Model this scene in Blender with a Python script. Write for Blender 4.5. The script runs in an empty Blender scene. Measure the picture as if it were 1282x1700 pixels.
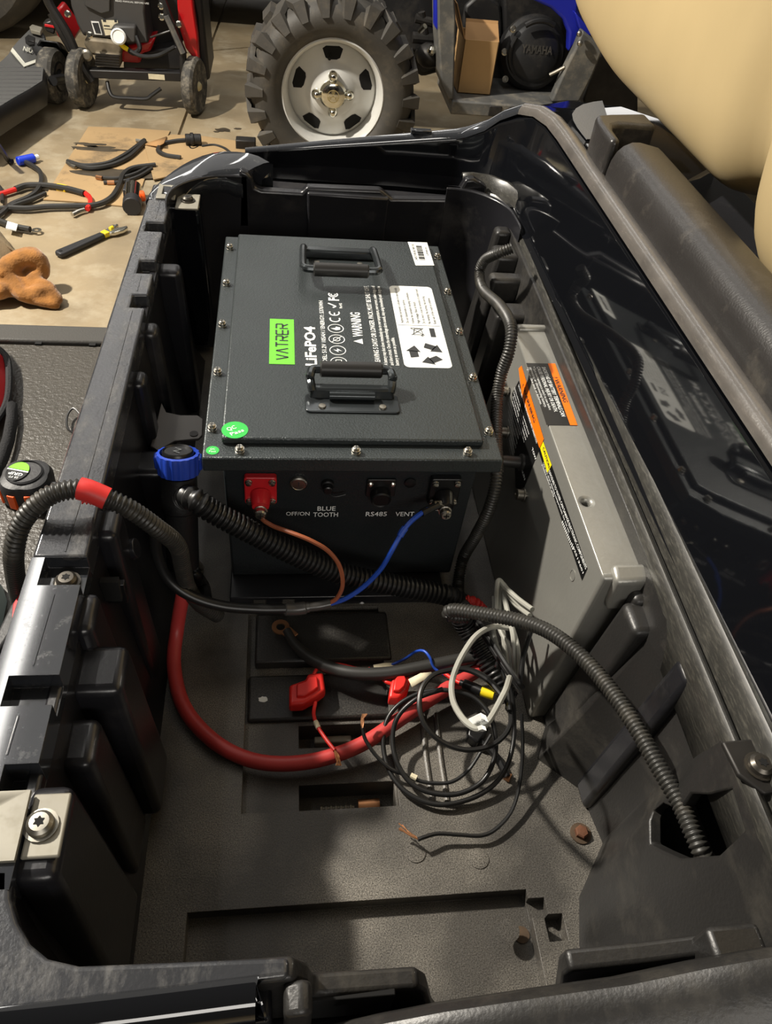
import bpy, bmesh, math, random
from mathutils import Vector, Matrix, noise
random.seed(7)
scn = bpy.context.scene
COL = scn.collection
PI = math.pi

# ------------------------------------------------------------------ camera
CAM = Vector((-0.0927, -0.7787, 0.6356)); YAW, PIT, ROLL = 0.19, 0.7813, 0.1336; FPX = 1279.0
FWD = Vector((math.sin(YAW)*math.cos(PIT), math.cos(YAW)*math.cos(PIT), -math.sin(PIT)))
_r = FWD.cross(Vector((0, 0, 1))).normalized(); _u = _r.cross(FWD)
RGT = _r*math.cos(ROLL)+_u*math.sin(ROLL); UPV = -_r*math.sin(ROLL)+_u*math.cos(ROLL)
cd = bpy.data.cameras.new('camera'); cam = bpy.data.objects.new('camera', cd); COL.objects.link(cam)
cam.matrix_world = Matrix(((RGT.x, UPV.x, -FWD.x, CAM.x), (RGT.y, UPV.y, -FWD.y, CAM.y), (RGT.z, UPV.z, -FWD.z, CAM.z), (0, 0, 0, 1)))
cd.sensor_fit = 'VERTICAL'; cd.sensor_height = 24.0; cd.lens = FPX/1700*24.0; cd.clip_start = 0.01
scn.camera = cam

# ------------------------------------------------------------------ light
w = bpy.data.worlds.new('garage_air'); scn.world = w; w.use_nodes = True
w.node_tree.nodes['Background'].inputs[0].default_value = (1.0, 0.93, 0.82, 1)
w.node_tree.nodes['Background'].inputs[1].default_value = 0.10
def area(name, loc, target, sx, sy, watts, col):
    l = bpy.data.lights.new(name, 'AREA'); l.shape = 'RECTANGLE'; l.size = sx; l.size_y = sy; l.energy = watts; l.color = col
    o = bpy.data.objects.new(name, l); COL.objects.link(o); o.location = loc
    o.rotation_euler = (Vector(target)-Vector(loc)).to_track_quat('-Z', 'Y').to_euler()
    return o
area('shop_light', (-2.2, 1.2, 2.3), (0, 0, -.2), 0.20, 0.10, 370, (1.0, 0.93, 0.82))
area('strip_light', (-1.25, 3.3, 2.4), (-1.25, 3.3, 0), 0.07, 7.4, 34, (1.0, 0.97, 0.92))
area('ceiling_glow_fill', (-.4, 3.2, 2.75), (-.4, 3.2, 0), 4.0, 5.0, 46, (1.0, 0.96, 0.90))  # added soft fill standing in for glow off a white ceiling
area('strip_light', (.05, 3.6, 2.5), (.05, 3.6, 0), 0.10, 4.0, 20, (1.0, 0.97, 0.92))
area('door_window_and_fill', (2.0, 11.5, 2.0), (2.0, 0, 2.0), 8.0, 1.4, 90, (1.0, 0.97, 0.93))
area('door_window_and_fill', (0.2, -2.7, 1.3), (0.0, 0, -.1), 1.6, 0.6, 34, (1.0, 0.95, 0.88))  # frontal fill added to brighten the battery front, not a real window
scn.view_settings.view_transform = 'Standard'; scn.view_settings.look = 'None'
scn.view_settings.gamma = 1.0; scn.view_settings.use_curve_mapping = False
scn.view_settings.exposure = -0.55

# ------------------------------------------------------------------ measuring: a sight line met with a plane
def ray(a, b): return FWD+RGT*((a-641)/FPX)-UPV*((b-850)/FPX)
def at_z(a, b, z): d = ray(a, b); return CAM+d*((z-CAM.z)/d.z)
def at_x(a, b, x): d = ray(a, b); return CAM+d*((x-CAM.x)/d.x)
def at_y(a, b, y): d = ray(a, b); return CAM+d*((y-CAM.y)/d.y)

# ------------------------------------------------------------------ materials
def lin(c): return c/12.92 if c <= .04045 else ((c+.055)/1.055)**2.4
def rgb(r, g, b): return (lin(r/255), lin(g/255), lin(b/255), 1)
MATS = {}
def mat(name, col, rough=.5, metal=0.0, var=0.0, vscale=8.0, bump=0.0, bscale=80.0, dust=None, dscale=9.0, damt=.5, dstretch=(1, 1, 1), spec=.5, coat=0.0, rvar=0.0, dlo=.5, dhi=.75, sheen=0.0, trans=0.0, patch=0.0):
    m = bpy.data.materials.new(name); m.use_nodes = True; nt = m.node_tree; b = nt.nodes['Principled BSDF']
    N = nt.nodes.new; L = nt.links.new
    b.inputs['Base Color'].default_value = col; b.inputs['Roughness'].default_value = rough; b.inputs['Metallic'].default_value = metal
    b.inputs['Specular IOR Level'].default_value = spec; b.inputs['Coat Weight'].default_value = coat; b.inputs['Coat Roughness'].default_value = .05
    b.inputs['Transmission Weight'].default_value = trans
    if sheen: b.inputs['Sheen Weight'].default_value = sheen
    tc = N('ShaderNodeTexCoord')
    csock = None
    if var:
        n = N('ShaderNodeTexNoise'); n.inputs['Scale'].default_value = vscale; n.inputs['Detail'].default_value = 6; L(tc.outputs['Object'], n.inputs['Vector'])
        mp = N('ShaderNodeMapRange'); mp.inputs['From Min'].default_value = .3; mp.inputs['From Max'].default_value = .7
        mp.inputs['To Min'].default_value = 1-var; mp.inputs['To Max'].default_value = 1+var; L(n.outputs['Fac'], mp.inputs['Value'])
        mx = N('ShaderNodeVectorMath'); mx.operation = 'SCALE'; mx.inputs[0].default_value = col[:3]; L(mp.outputs[0], mx.inputs['Scale'])
        csock = mx.outputs[0]
    if dust:
        mpg = N('ShaderNodeMapping'); mpg.inputs['Scale'].default_value = dstretch; L(tc.outputs['Object'], mpg.inputs['Vector'])
        n = N('ShaderNodeTexNoise'); n.inputs['Scale'].default_value = dscale; n.inputs['Detail'].default_value = 9; n.inputs['Roughness'].default_value = .7
        L(mpg.outputs[0], n.inputs['Vector'])
        mp = N('ShaderNodeMapRange'); mp.inputs['From Min'].default_value = dlo; mp.inputs['From Max'].default_value = dhi
        mp.inputs['To Max'].default_value = damt; L(n.outputs['Fac'], mp.inputs['Value'])
        mx = N('ShaderNodeMix'); mx.data_type = 'RGBA'; mx.inputs[6].default_value = col; mx.inputs[7].default_value = dust
        fac = mp.outputs[0]
        if patch:                                          # dust gathers in patches
            n2 = N('ShaderNodeTexNoise'); n2.inputs['Scale'].default_value = patch; n2.inputs['Detail'].default_value = 4; L(tc.outputs['Object'], n2.inputs['Vector'])
            m2 = N('ShaderNodeMapRange'); m2.inputs['From Min'].default_value = .40; m2.inputs['From Max'].default_value = .62; m2.inputs['To Min'].default_value = .25; L(n2.outputs['Fac'], m2.inputs['Value'])
            mu = N('ShaderNodeMath'); mu.operation = 'MULTIPLY'; L(fac, mu.inputs[0]); L(m2.outputs[0], mu.inputs[1]); fac = mu.outputs[0]
        L(fac, mx.inputs[0])
        if csock: L(csock, mx.inputs[6])
        csock = mx.outputs[2]
        mr = N('ShaderNodeMapRange'); mr.inputs['To Min'].default_value = rough; mr.inputs['To Max'].default_value = min(1, rough+.45); L(mp.outputs[0], mr.inputs['Value'])
        L(mr.outputs[0], b.inputs['Roughness'])
    elif rvar:
        n = N('ShaderNodeTexNoise'); n.inputs['Scale'].default_value = vscale*1.7; n.inputs['Detail'].default_value = 5; L(tc.outputs['Object'], n.inputs['Vector'])
        mr = N('ShaderNodeMapRange'); mr.inputs['From Min'].default_value = .3; mr.inputs['From Max'].default_value = .7
        mr.inputs['To Min'].default_value = max(0, rough-rvar); mr.inputs['To Max'].default_value = rough+rvar; L(n.outputs['Fac'], mr.inputs['Value']); L(mr.outputs[0], b.inputs['Roughness'])
    if csock: L(csock, b.inputs['Base Color'])
    if bump:
        n = N('ShaderNodeTexNoise'); n.inputs['Scale'].default_value = bscale; n.inputs['Detail'].default_value = 3; L(tc.outputs['Object'], n.inputs['Vector'])
        bp = N('ShaderNodeBump'); bp.inputs['Strength'].default_value = bump; bp.inputs['Distance'].default_value = .002; L(n.outputs['Fac'], bp.inputs['Height']); L(bp.outputs[0], b.inputs['Normal'])
    MATS[name] = m; return m
M = MATS
mat('concrete', rgb(142, 127, 101), .55, var=.30, vscale=3.2, bump=.35, bscale=60, dust=rgb(176, 166, 143), dscale=7, damt=.6, dlo=.48, dhi=.7)
mat('joint_dirt', rgb(95, 84, 66), .8, var=.2)
mat('oil_stain', rgb(70, 62, 50), .4, var=.3, vscale=20)
mat('tub_plastic', rgb(29, 29, 32), .28, var=.3, vscale=5, bump=.06, bscale=240, dust=rgb(104, 100, 94), dscale=8, damt=.3, dlo=.55, dhi=.85)
mat('floor_plastic', rgb(36, 35, 34), .40, var=.25, vscale=6, bump=.15, bscale=300, dust=rgb(120, 114, 102), dscale=14, damt=.3, dlo=.52, dhi=.9, dstretch=(1, .6, 1))
mat('dusty_plastic', rgb(42, 40, 38), .36, var=.3, vscale=5, bump=.2, bscale=420, dust=rgb(184, 177, 164), dscale=700, damt=.95, dlo=.38, dhi=.80, patch=7)
mat('rail_plastic', rgb(52, 53, 56), .20, var=.2, vscale=7, bump=.1, bscale=300, dust=rgb(128, 126, 122), dscale=48, damt=.5, dlo=.50, dhi=.8, dstretch=(1, .45, 1))
mat('rail_glossy', rgb(44, 46, 50), .07, spec=.8, coat=.6, var=.2, vscale=7, dust=rgb(140, 138, 134), dscale=60, damt=.3, dlo=.58, dhi=.8)
mat('gloss_black', rgb(14, 15, 18), .045, spec=.6, coat=.6, dust=rgb(90, 92, 92), dscale=60, damt=.25, dlo=.66, dhi=.8)
mat('ridge_worn', rgb(86, 82, 78), .22, spec=.7, var=.2, vscale=20, bump=.1, bscale=300, dust=rgb(120, 112, 100), dscale=200, damt=.3, dlo=.5, dhi=.8, dstretch=(1, .2, 1))
mat('gloss_grey', rgb(120, 124, 128), .18, spec=.6, coat=.5, var=.15)
mat('lip_worn', rgb(50, 49, 46), .34, var=.25, vscale=30, dust=rgb(120, 116, 104), dscale=420, damt=.4, dlo=.48, dhi=.8, dstretch=(1, .15, 1))
mat('hinge_plastic', rgb(42, 40, 39), .32, var=.18, vscale=9, bump=.2, bscale=350, dust=rgb(120, 112, 100), dscale=12, damt=.4, dlo=.55, dhi=.8)
mat('patch_grey', rgb(92, 93, 94), .6, bump=.3, bscale=400)
mat('mat_rubber', rgb(62, 58, 51), .42, var=.15, vscale=5, bump=.9, bscale=170)
mat('mat_trim', rgb(60, 58, 54), .5, bump=.2, bscale=300)
mat('vinyl_tan', rgb(176, 156, 116), .42, var=.06, vscale=4, bump=.05, bscale=30)
mat('smudge', rgb(120, 100, 68), .6)
mat('steel', rgb(190, 186, 176), .28, 1.0, var=.1, vscale=30)
mat('steel_dull', rgb(150, 146, 136), .42, 1.0, var=.15, vscale=30)
mat('latch_steel', rgb(132, 128, 116), .5, .2, var=.15, vscale=14, dust=rgb(150, 144, 128), dscale=60, damt=.5)
mat('dark_screw', rgb(84, 80, 74), .35, .8)
mat('hole', rgb(6, 6, 6), .9)
mat('rust', rgb(88, 54, 34), .8, var=.4, vscale=60, bump=.4)
mat('rust_ring', rgb(74, 58, 42), .85, var=.4, vscale=40)
mat('bracket', rgb(92, 88, 84), .45, .3, var=.1)
mat('battery_paint', rgb(57, 62, 63), .30, .35, var=.05, vscale=12, bump=.45, bscale=420)
mat('battery_dark', rgb(42, 46, 48), .38, .3, bump=.35, bscale=420)
mat('handle_metal', rgb(58, 62, 64), .22, .6, var=.08)
mat('handle_grip', rgb(34, 33, 32), .42, var=.1)
mat('print_white', rgb(236, 238, 236), .6)
mat('sticker_white', rgb(238, 240, 236), .5)
mat('print_dark', rgb(44, 46, 48), .6)
mat('print_green', rgb(104, 206, 52), .5, bump=.2, bscale=300)
mat('sticker_green', rgb(44, 178, 70), .45)
mat('print_grey', rgb(96, 100, 100), .6)
mat('terminal_red', rgb(196, 34, 40), .35, var=.08, vscale=30)
mat('terminal_black', rgb(20, 20, 21), .35)
mat('alu', rgb(150, 149, 143), .36, .5, var=.1, vscale=6, bump=.12, bscale=160, dust=rgb(120, 116, 106), dscale=14, damt=.35, dlo=.52, dhi=.8, dstretch=(1, 1, .2))
mat('label_black', rgb(20, 20, 20), .35)
mat('label_orange', rgb(248, 118, 16), .4)
mat('label_yellow', rgb(238, 218, 20), .4)
mat('conduit', rgb(44, 43, 40), .42, var=.2, vscale=20, dust=rgb(110, 102, 88), dscale=30, damt=.3, dlo=.52)
mat('conduit_black', rgb(34, 34, 34), .38, var=.15, vscale=20)
mat('tape_red', rgb(206, 46, 42), .45, var=.1, vscale=30)
mat('cable_red', rgb(188, 62, 60), .42, var=.06, vscale=20)
mat('cable_black', rgb(28, 28, 28), .36)
mat('cable_dark', rgb(44, 43, 41), .45, var=.1, vscale=20)
mat('cable_grey', rgb(156, 155, 146), .5, var=.06, vscale=20)
mat('wire_brown', rgb(148, 84, 56), .4)
mat('wire_blue', rgb(32, 74, 176), .4)
mat('wire_red', rgb(214, 40, 34), .4)
mat('shrink', rgb(70, 68, 66), .3)
mat('copper', rgb(186, 134, 96), .35, .9)
mat('paper', rgb(216, 206, 176), .8, var=.1, vscale=60)
mat('crimp_yellow', rgb(240, 214, 30), .4)
mat('cap_blue', rgb(36, 66, 170), .32)
mat('plug_black', rgb(26, 26, 27), .45, bump=.2, bscale=300)
mat('cardboard', rgb(196, 158, 108), .8, var=.06, vscale=8, bump=.1, bscale=120)
mat('cardboard_inside', rgb(172, 132, 86), .8, var=.05)
mat('cardboard_floor', rgb(168, 140, 100), .8, var=.10, vscale=5, dust=rgb(70, 66, 58), dscale=3.2, damt=.7, dlo=.56, dhi=.68)
mat('rag_orange', rgb(150, 100, 44), .95, var=.3, vscale=30, bump=1.0, bscale=160, sheen=.4)
mat('tire', rgb(62, 59, 54), .62, var=.18, vscale=14, bump=.2, bscale=140, dust=rgb(128, 116, 96), dscale=12, damt=.35, dlo=.5)
mat('wheel_silver', rgb(206, 206, 202), .30, .05, var=.06, vscale=10)
mat('chrome', rgb(220, 218, 206), .12, 1.0)
mat('gold_emblem', rgb(210, 196, 150), .3, .8)
mat('atv_blue', rgb(34, 44, 172), .32)
mat('atv_black', rgb(28, 28, 29), .48, var=.2, vscale=10, dust=rgb(96, 88, 76), dscale=10, damt=.3)
mat('atv_grey', rgb(92, 92, 90), .55, var=.2, vscale=14, dust=rgb(160, 150, 130), dscale=16, damt=.5, dlo=.48, dhi=.7)
mat('dark_metal', rgb(48, 46, 44), .5, .5, var=.3, vscale=20)
mat('blower_red', rgb(184, 16, 24), .3, coat=.3)
mat('blower_grey', rgb(66, 65, 64), .5, bump=.15, bscale=300)
mat('blower_black', rgb(30, 29, 29), .45, var=.2)
mat('engine_alu', rgb(122, 112, 94), .6, .3, var=.3, vscale=25)
mat('hub_cream', rgb(198, 184, 140), .5)
mat('wheel_rubber', rgb(66, 64, 60), .75, var=.2, vscale=30, dust=rgb(190, 180, 160), dscale=30, damt=.45, dlo=.48, dhi=.7)
mat('deck_grey', rgb(82, 82, 81), .5, bump=.2, bscale=260)
mat('deck_light', rgb(200, 200, 188), .5)
mat('deck_black', rgb(26, 26, 27), .4)
mat('reflector', rgb(224, 84, 28), .3)
mat('rail_cream', rgb(222, 208, 168), .5)
mat('tool_black', rgb(40, 40, 42), .5, bump=.2, bscale=200)
mat('tool_orange', rgb(238, 92, 28), .4)
mat('tool_green', rgb(124, 206, 40), .4)
mat('tool_yellow', rgb(232, 206, 40), .4)
mat('tester_blue', rgb(28, 60, 200), .35)
mat('pouch_red', rgb(206, 30, 36), .4)
mat('strap_black', rgb(26, 26, 28), .85, bump=.7, bscale=300)
mat('canvas', rgb(140, 124, 98), .9, var=.15, vscale=30, bump=.4, bscale=200)
mat('clear_plastic', rgb(225, 228, 230), .15, trans=.6)
mat('metal_cloth', rgb(150, 168, 168), .5, .3)
mat('garage_wall', rgb(214, 206, 190), .8)
mat('plate_plastic', rgb(36, 35, 34), .38, var=.25, vscale=8, bump=.15, bscale=400, dust=rgb(150, 144, 132), dscale=500, damt=.4, dlo=.45, dhi=.85, patch=9)
# ------------------------------------------------------------------ mesh helpers
V = Vector
def basis(ax):
    ax = V(ax).normalized(); t = V((0, 0, 1)) if abs(ax.z) < .9 else V((1, 0, 0))
    a = ax.cross(t).normalized(); return a, ax.cross(a).normalized(), ax
class MB:
    def __init__(s): s.bm = bmesh.new()
    def grid(s, rows, close=False, cap0=False, cap1=False):
        vs = [[s.bm.verts.new(p) for p in r] for r in rows]
        for i in range(len(vs)-1):
            n = len(vs[i])
            for j in range(n if close else n-1):
                k = (j+1) % n
                try: s.bm.faces.new((vs[i][j], vs[i][k], vs[i+1][k], vs[i+1][j]))
                except ValueError: pass
        if cap0: s.bm.faces.new(vs[0][::-1])
        if cap1: s.bm.faces.new(vs[-1])
        return s
    def hexa(s, b, t):                                   # eight corners: bottom ring, top ring
        return s.grid([b, t], True, True, True)
    def box(s, a, b):
        x0, y0, z0 = a; x1, y1, z1 = b
        return s.hexa([(x0, y0, z0), (x1, y0, z0), (x1, y1, z0), (x0, y1, z0)], [(x0, y0, z1), (x1, y0, z1), (x1, y1, z1), (x0, y1, z1)])
    def prism(s, pts, off):                              # closed outline swept by an offset
        off = V(off); return s.grid([[V(p) for p in pts], [V(p)+off for p in pts]], True, True, True)
    def lathe(s, prof, c, ax, n=20, cap=True):                     # prof: (radius, along)
        a, b, d = basis(ax); c = V(c); rows = []
        for r, h in prof:
            rows.append([c+d*h+(a*math.cos(2*PI*k/n)+b*math.sin(2*PI*k/n))*max(r, 1e-5) for k in range(n)])
        return s.grid(rows, True, cap, cap)
    def cyl(s, p0, p1, r, n=16, r1=None):
        p0 = V(p0); p1 = V(p1); d = p1-p0
        return s.lathe([(r, 0), (r if r1 is None else r1, d.length)], p0, d, n)
    def ball(s, c, r, n=12):
        rx = r if isinstance(r, (tuple, list)) else (r, r, r)
        rows = []
        for i in range(n//2+1):
            t = PI*i/(n//2); rows.append([V(c)+V((rx[0]*max(math.sin(t), .01)*math.cos(2*PI*k/n), rx[1]*max(math.sin(t), .01)*math.sin(2*PI*k/n), rx[2]*math.cos(t))) for k in range(n)])
        return s.grid(rows, True, True, True)
    def tube(s, pts, rad, n=10, rings=None, depth=.82):
        P = resample(pts, (rings/4) if rings else None)
        N = len(P); prev = None; rows = []
        for i, p in enumerate(P):
            t = (P[min(i+1, N-1)]-P[max(i-1, 0)]).normalized()
            if prev is None: a, b, _ = basis(t)
            else:
                a = prev-t*prev.dot(t); a.normalize(); b = t.cross(a)
            prev = a
            r = rad(i/(N-1)) if callable(rad) else rad
            if rings and (i % 4) >= 2: r *= depth
            rows.append([p+(a*math.cos(2*PI*k/n)+b*math.sin(2*PI*k/n))*r for k in range(n)])
        return s.grid(rows, True, True, True)
    def build(s, name, m, parent=None, bevel=0, seg=2, smooth=True, angle=32, sub=0, solid=0, kind=None):
        bmesh.ops.recalc_face_normals(s.bm, faces=s.bm.faces)
        me = bpy.data.meshes.new(name); s.bm.to_mesh(me); s.bm.free()
        return link(name, me, m, parent, bevel, seg, smooth, angle, sub, solid, kind)
def link(name, me, m, parent=None, bevel=0, seg=2, smooth=True, angle=32, sub=0, solid=0, kind=None):
    o = bpy.data.objects.new(name, me); COL.objects.link(o)
    if m is not None:
        me.materials.clear(); me.materials.append(M[m] if isinstance(m, str) else m)
    if smooth:
        me.polygons.foreach_set('use_smooth', [True]*len(me.polygons))
        if not sub: me.set_sharp_from_angle(angle=math.radians(angle))
    if parent is not None:
        org = ORG[parent.name]; me.transform(Matrix.Translation(-org)); o.parent = parent; ORG[o.name] = org
    else: ORG[o.name] = V((0, 0, 0))
    if solid:
        md = o.modifiers.new('thickness', 'SOLIDIFY'); md.thickness = solid; md.offset = 0
    if sub:
        md = o.modifiers.new('smooth', 'SUBSURF'); md.levels = sub; md.render_levels = sub
    if bevel:
        md = o.modifiers.new('bevel', 'BEVEL'); md.width = bevel; md.segments = seg; md.limit_method = 'ANGLE'; md.angle_limit = math.radians(35); md.harden_normals = False
    if kind: o['kind'] = kind
    return o
ORG = {}
def resample(pts, step=None, per=10):
    P = [V(p) for p in pts]
    if len(P) < 3: out = [P[0].lerp(P[-1], k/8) for k in range(9)]
    else:
        Q = [2*P[0]-P[1]]+P+[2*P[-1]-P[-2]]; out = []
        for i in range(1, len(Q)-2):
            a, b, c, d = Q[i-1:i+3]
            for k in range(per):
                t = k/per; out.append(.5*((2*b)+(c-a)*t+(2*a-5*b+4*c-d)*t*t+(3*b-a-3*c+d)*t**3))
        out.append(P[-1])
    if not step: return out
    L = [0]
    for i in range(1, len(out)): L.append(L[-1]+(out[i]-out[i-1]).length)
    n = max(2, int(L[-1]/step)); res = []; j = 0
    for k in range(n+1):
        t = L[-1]*k/n
        while j < len(L)-2 and L[j+1] < t: j += 1
        f = (t-L[j])/max(1e-9, L[j+1]-L[j]); res.append(out[j].lerp(out[j+1], min(1, max(0, f))))
    return res
def thing(name, label, cat, loc=(0, 0, 0), group=None):
    o = bpy.data.objects.new(name, None); COL.objects.link(o); o.location = loc; ORG[o.name] = V(loc); o.empty_display_size = .05
    return tag(o, label, cat, group)
def tag(o, label, cat, group=None):
    o['label'] = label; o['category'] = cat
    if group: o['group'] = group
    return o
def lab(o, label): o['label'] = label; return o
def cut(o, cutters, bevel=0, seg=2, angle=32):          # carve solids out of a part and keep the result as its mesh
    for c in cutters:
        md = o.modifiers.new('cut', 'BOOLEAN'); md.object = c; md.operation = 'DIFFERENCE'; md.solver = 'EXACT'
    bpy.context.view_layer.update(); dg = bpy.context.evaluated_depsgraph_get()
    me = bpy.data.meshes.new_from_object(o.evaluated_get(dg)); o.modifiers.clear(); o.data = me
    for c in cutters: bpy.data.objects.remove(c)
    me.polygons.foreach_set('use_smooth', [True]*len(me.polygons)); me.set_sharp_from_angle(angle=math.radians(angle))
    if bevel:
        md = o.modifiers.new('bevel', 'BEVEL'); md.width = bevel; md.segments = seg; md.limit_method = 'ANGLE'; md.angle_limit = math.radians(35)
    return o
def tool(mb): return mb.build('tool', None, None, smooth=False)
def rrect(u0, v0, u1, v1, r, n=5):
    out = []
    for cx, cy, a0 in ((u1-r, v0+r, -PI/2), (u1-r, v1-r, 0), (u0+r, v1-r, PI/2), (u0+r, v0+r, PI)):
        for k in range(n+1):
            a = a0+PI/2*k/n; out.append((cx+r*math.cos(a), cy+r*math.sin(a)))
    return out
# ---- flat print: everything is laid in (u, v) on a surface given by origin O and directions U, W, lifted a hair along U x W
class Print:
    def __init__(s, O, U, W, lift=.0004):
        s.O = V(O); s.U = V(U); s.W = V(W); s.n = s.U.cross(s.W).normalized(); s.lift = lift; s.bm = bmesh.new()
    def p(s, u, v): return s.O+s.U*u+s.W*v+s.n*s.lift
    def poly(s, pts):
        try: s.bm.faces.new([s.bm.verts.new(s.p(*q)) for q in pts])
        except ValueError: pass
        return s
    def rect(s, a, b, c, d): return s.poly([(a, b), (c, b), (c, d), (a, d)])
    def ring(s, cu, cv, r, t, n=24, a0=0, a1=2*PI, ax=1.0):
        for k in range(n):
            q0 = a0+(a1-a0)*k/n; q1 = a0+(a1-a0)*(k+1)/n
            s.poly([(cu+rr*math.cos(q)*ax, cv+rr*math.sin(q)) for rr, q in ((r, q0), (r, q1), (r-t, q1), (r-t, q0))])
        return s
    def stroke(s, pts, t):
        for (a, b), (c, d) in zip(pts[:-1], pts[1:]):
            l = math.hypot(c-a, d-b) or 1; x = -(d-b)/l*t/2; y = (c-a)/l*t/2
            s.poly([(a+x, b+y), (a-x, b-y), (c-x, d-y), (c+x, d+y)])
        return s
    def text(s, st, u, v, W, H, bold=0.0):               # cap height H, total width W, from the lower left corner
        cu = bpy.data.curves.new('t', 'FONT'); cu.body = st; cu.resolution_u = 2; cu.offset = bold; cu.fill_mode = 'FRONT'
        o = bpy.data.objects.new('t', cu); me = o.to_mesh()
        if len(me.vertices):
            xs = [q.co.x for q in me.vertices]; x0 = min(xs); x1 = max(xs)
            fx = W/max(1e-6, x1-x0); fy = H/.70
            base = [s.bm.verts.new(s.p(u+(q.co.x-x0)*fx, v+q.co.y*fy)) for q in me.vertices]
            for f in me.polygons:
                try: s.bm.faces.new([base[i] for i in f.vertices])
                except ValueError: pass
        o.to_mesh_clear(); bpy.data.objects.remove(o); bpy.data.curves.remove(cu)
        return s
    def build(s, name, m, parent):
        me = bpy.data.meshes.new(name); s.bm.to_mesh(me); s.bm.free()
        return link(name, me, m, parent, smooth=False)
def copy_to(o, loc, rot=None, parent=None):
    c = o.copy(); COL.objects.link(c); c.location = loc
    if rot: c.rotation_euler = rot
    if parent is not None: c.parent = parent
    for ch in o.children:
        d = ch.copy(); COL.objects.link(d); d.parent = c
    return c
def smoothstep(t): t = max(0, min(1, t)); return t*t*(3-2*t)

# ------------------------------------------------------------------ garage floor
FZ = -.60
fl = MB().box((-7, -4, FZ-.1), (7, 12, FZ)).build('floor', 'concrete', smooth=False); fl['kind'] = 'structure'
a = at_z(312, 183, FZ); b = at_z(296, 228, FZ); dv = (a-b).normalized()
cutter = MB(); sd = V((dv.y, -dv.x, 0))*.007; p0 = b-dv*3.5; p1 = b+dv*7
cutter.prism([p0-sd+V((0, 0, .05)), p0+sd+V((0, 0, .05)), p1+sd+V((0, 0, .05)), p1-sd+V((0, 0, .05))], (0, 0, -.062))
c2 = MB(); q0 = at_z(330, 86, FZ); q1 = at_z(420, 78, FZ); d2 = (q1-q0).normalized(); s2 = V((d2.y, -d2.x, 0))*.010
c2.prism([q0-d2*6-s2+V((0, 0, .05)), q0-d2*6+s2+V((0, 0, .05)), q0+d2*6+s2+V((0, 0, .05)), q0+d2*6-s2+V((0, 0, .05))], (0, 0, -.06))
cut(fl, [tool(cutter), tool(c2)])
def blob(cx, cy, rx, ry, z, t=.0012, n=22, amp=.35, seed=0, m='oil_stain', name='oil_stain', parent=None):
    pts = []
    for k in range(n):
        an = 2*PI*k/n; f = 1+amp*noise.noise(V((math.cos(an)*1.7+seed, math.sin(an)*1.7, seed*2.3)))*1.6
        pts.append((cx+rx*f*math.cos(an), cy+ry*f*math.sin(an), z))
    return MB().prism(pts, (0, 0, t)).build(name, m, parent, smooth=False)
for i, (px, py, rx, ry) in enumerate([(372, 216, .035, .02), (395, 214, .014, .009), (360, 219, .012, .008)]):
    c = at_z(px, py, FZ); o = blob(c.x, c.y, rx, ry, FZ, seed=i); o.parent = fl
for i, (px, py, rx, ry) in enumerate([(175, 412, .006, .005), (85, 455, .05, .04)]): pass

for nm, a_, b_ in (('wall_back', (-7, 11.9, FZ), (7, 12, FZ+2.9)), ('wall_left', (-7, -4, FZ), (-6.9, 11.9, FZ+2.9))):
    o = MB().box(a_, b_).build(nm, 'garage_wall', smooth=False); o['kind'] = 'structure'
# ------------------------------------------------------------------ golf cart: the tub under the seat, its rails, glossy side, floor mat
cart = thing('golf_cart', 'black plastic golf cart body with open battery bay under the lifted seat', 'golf cart', (0, 0, FZ))
def torx(c, ax, r, parent, m='dark_screw', name='screw'):
    b = MB(); b.lathe([(r*.55, -r*.6), (r*.55, 0), (r*1.25, 0), (r*1.25, r*.18), (r, r*.2), (r*.95, r*.55), (r*.7, r*.8), (r*.42, r*.82)], c, ax, 18)
    o = b.build(name, m, parent)
    k = MB(); A, B, D = basis(ax); pts = []
    for i in range(12):
        rr = r*(.42 if i % 2 == 0 else .26); pts.append(V(c)+D*(r*.8)+A*rr*math.cos(PI*i/6)+B*rr*math.sin(PI*i/6))
    k.prism(pts, D*r*.06).build('socket', 'hole', o, smooth=False)
    return o
# floor pan
pan = MB().box((-.285, -.64, -.345), (.315, .70, -.28)).build('floor_pan', 'dusty_plastic', cart, smooth=False)
off = -V(cart.location)
cs = [MB().box((-.141, -.378, -.293), (.05, -.072, -.2)), MB().box((-.071, -.290, -.33), (.052, -.258, -.2)), MB().box((-.072, -.375, -.33), (.048, -.340, -.2)),
      MB().box((-.195, -.66, -.300), (.186, -.484, -.2)), MB().box((.18, -.515, -.294), (.205, -.494, -.2)), MB().box((.20, -.540, -.305), (.222, -.512, -.2))]
cts = []
for c in cs:
    o = tool(c); o.data.transform(Matrix.Translation(off)); o.parent = cart; cts.append(o)
cut(pan, cts, .004)
MB().box((-.130, -.168, -.295), (.062, -.084, -.276)).build('floor_plate', 'plate_plastic', cart, .004)
MB().box((-.138, -.252, -.295), (.058, -.182, -.286)).build('floor_plate', 'plate_plastic', cart, .004)
b = MB(); b.tube([at_z(702, 1185, -.279), at_z(706, 1250, -.279), at_z(718, 1332, -.279)], .0035, 8); b.build('floor_ridge', 'dusty_plastic', cart)
b = MB(); b.tube([at_z(724, 1185, -.279), at_z(730, 1250, -.279), at_z(742, 1330, -.279)], .0035, 8); b.build('floor_ridge', 'dusty_plastic', cart)
for (px, py) in ((690, 1415), (795, 1425), (845, 1545)):
    c = at_z(px, py, -.2795); MB().lathe([(.012, 0), (.012, .0006), (.0105, .0007)], c, (0, 0, 1), 20).build('moulding_boss', 'dusty_plastic', cart)
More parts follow.
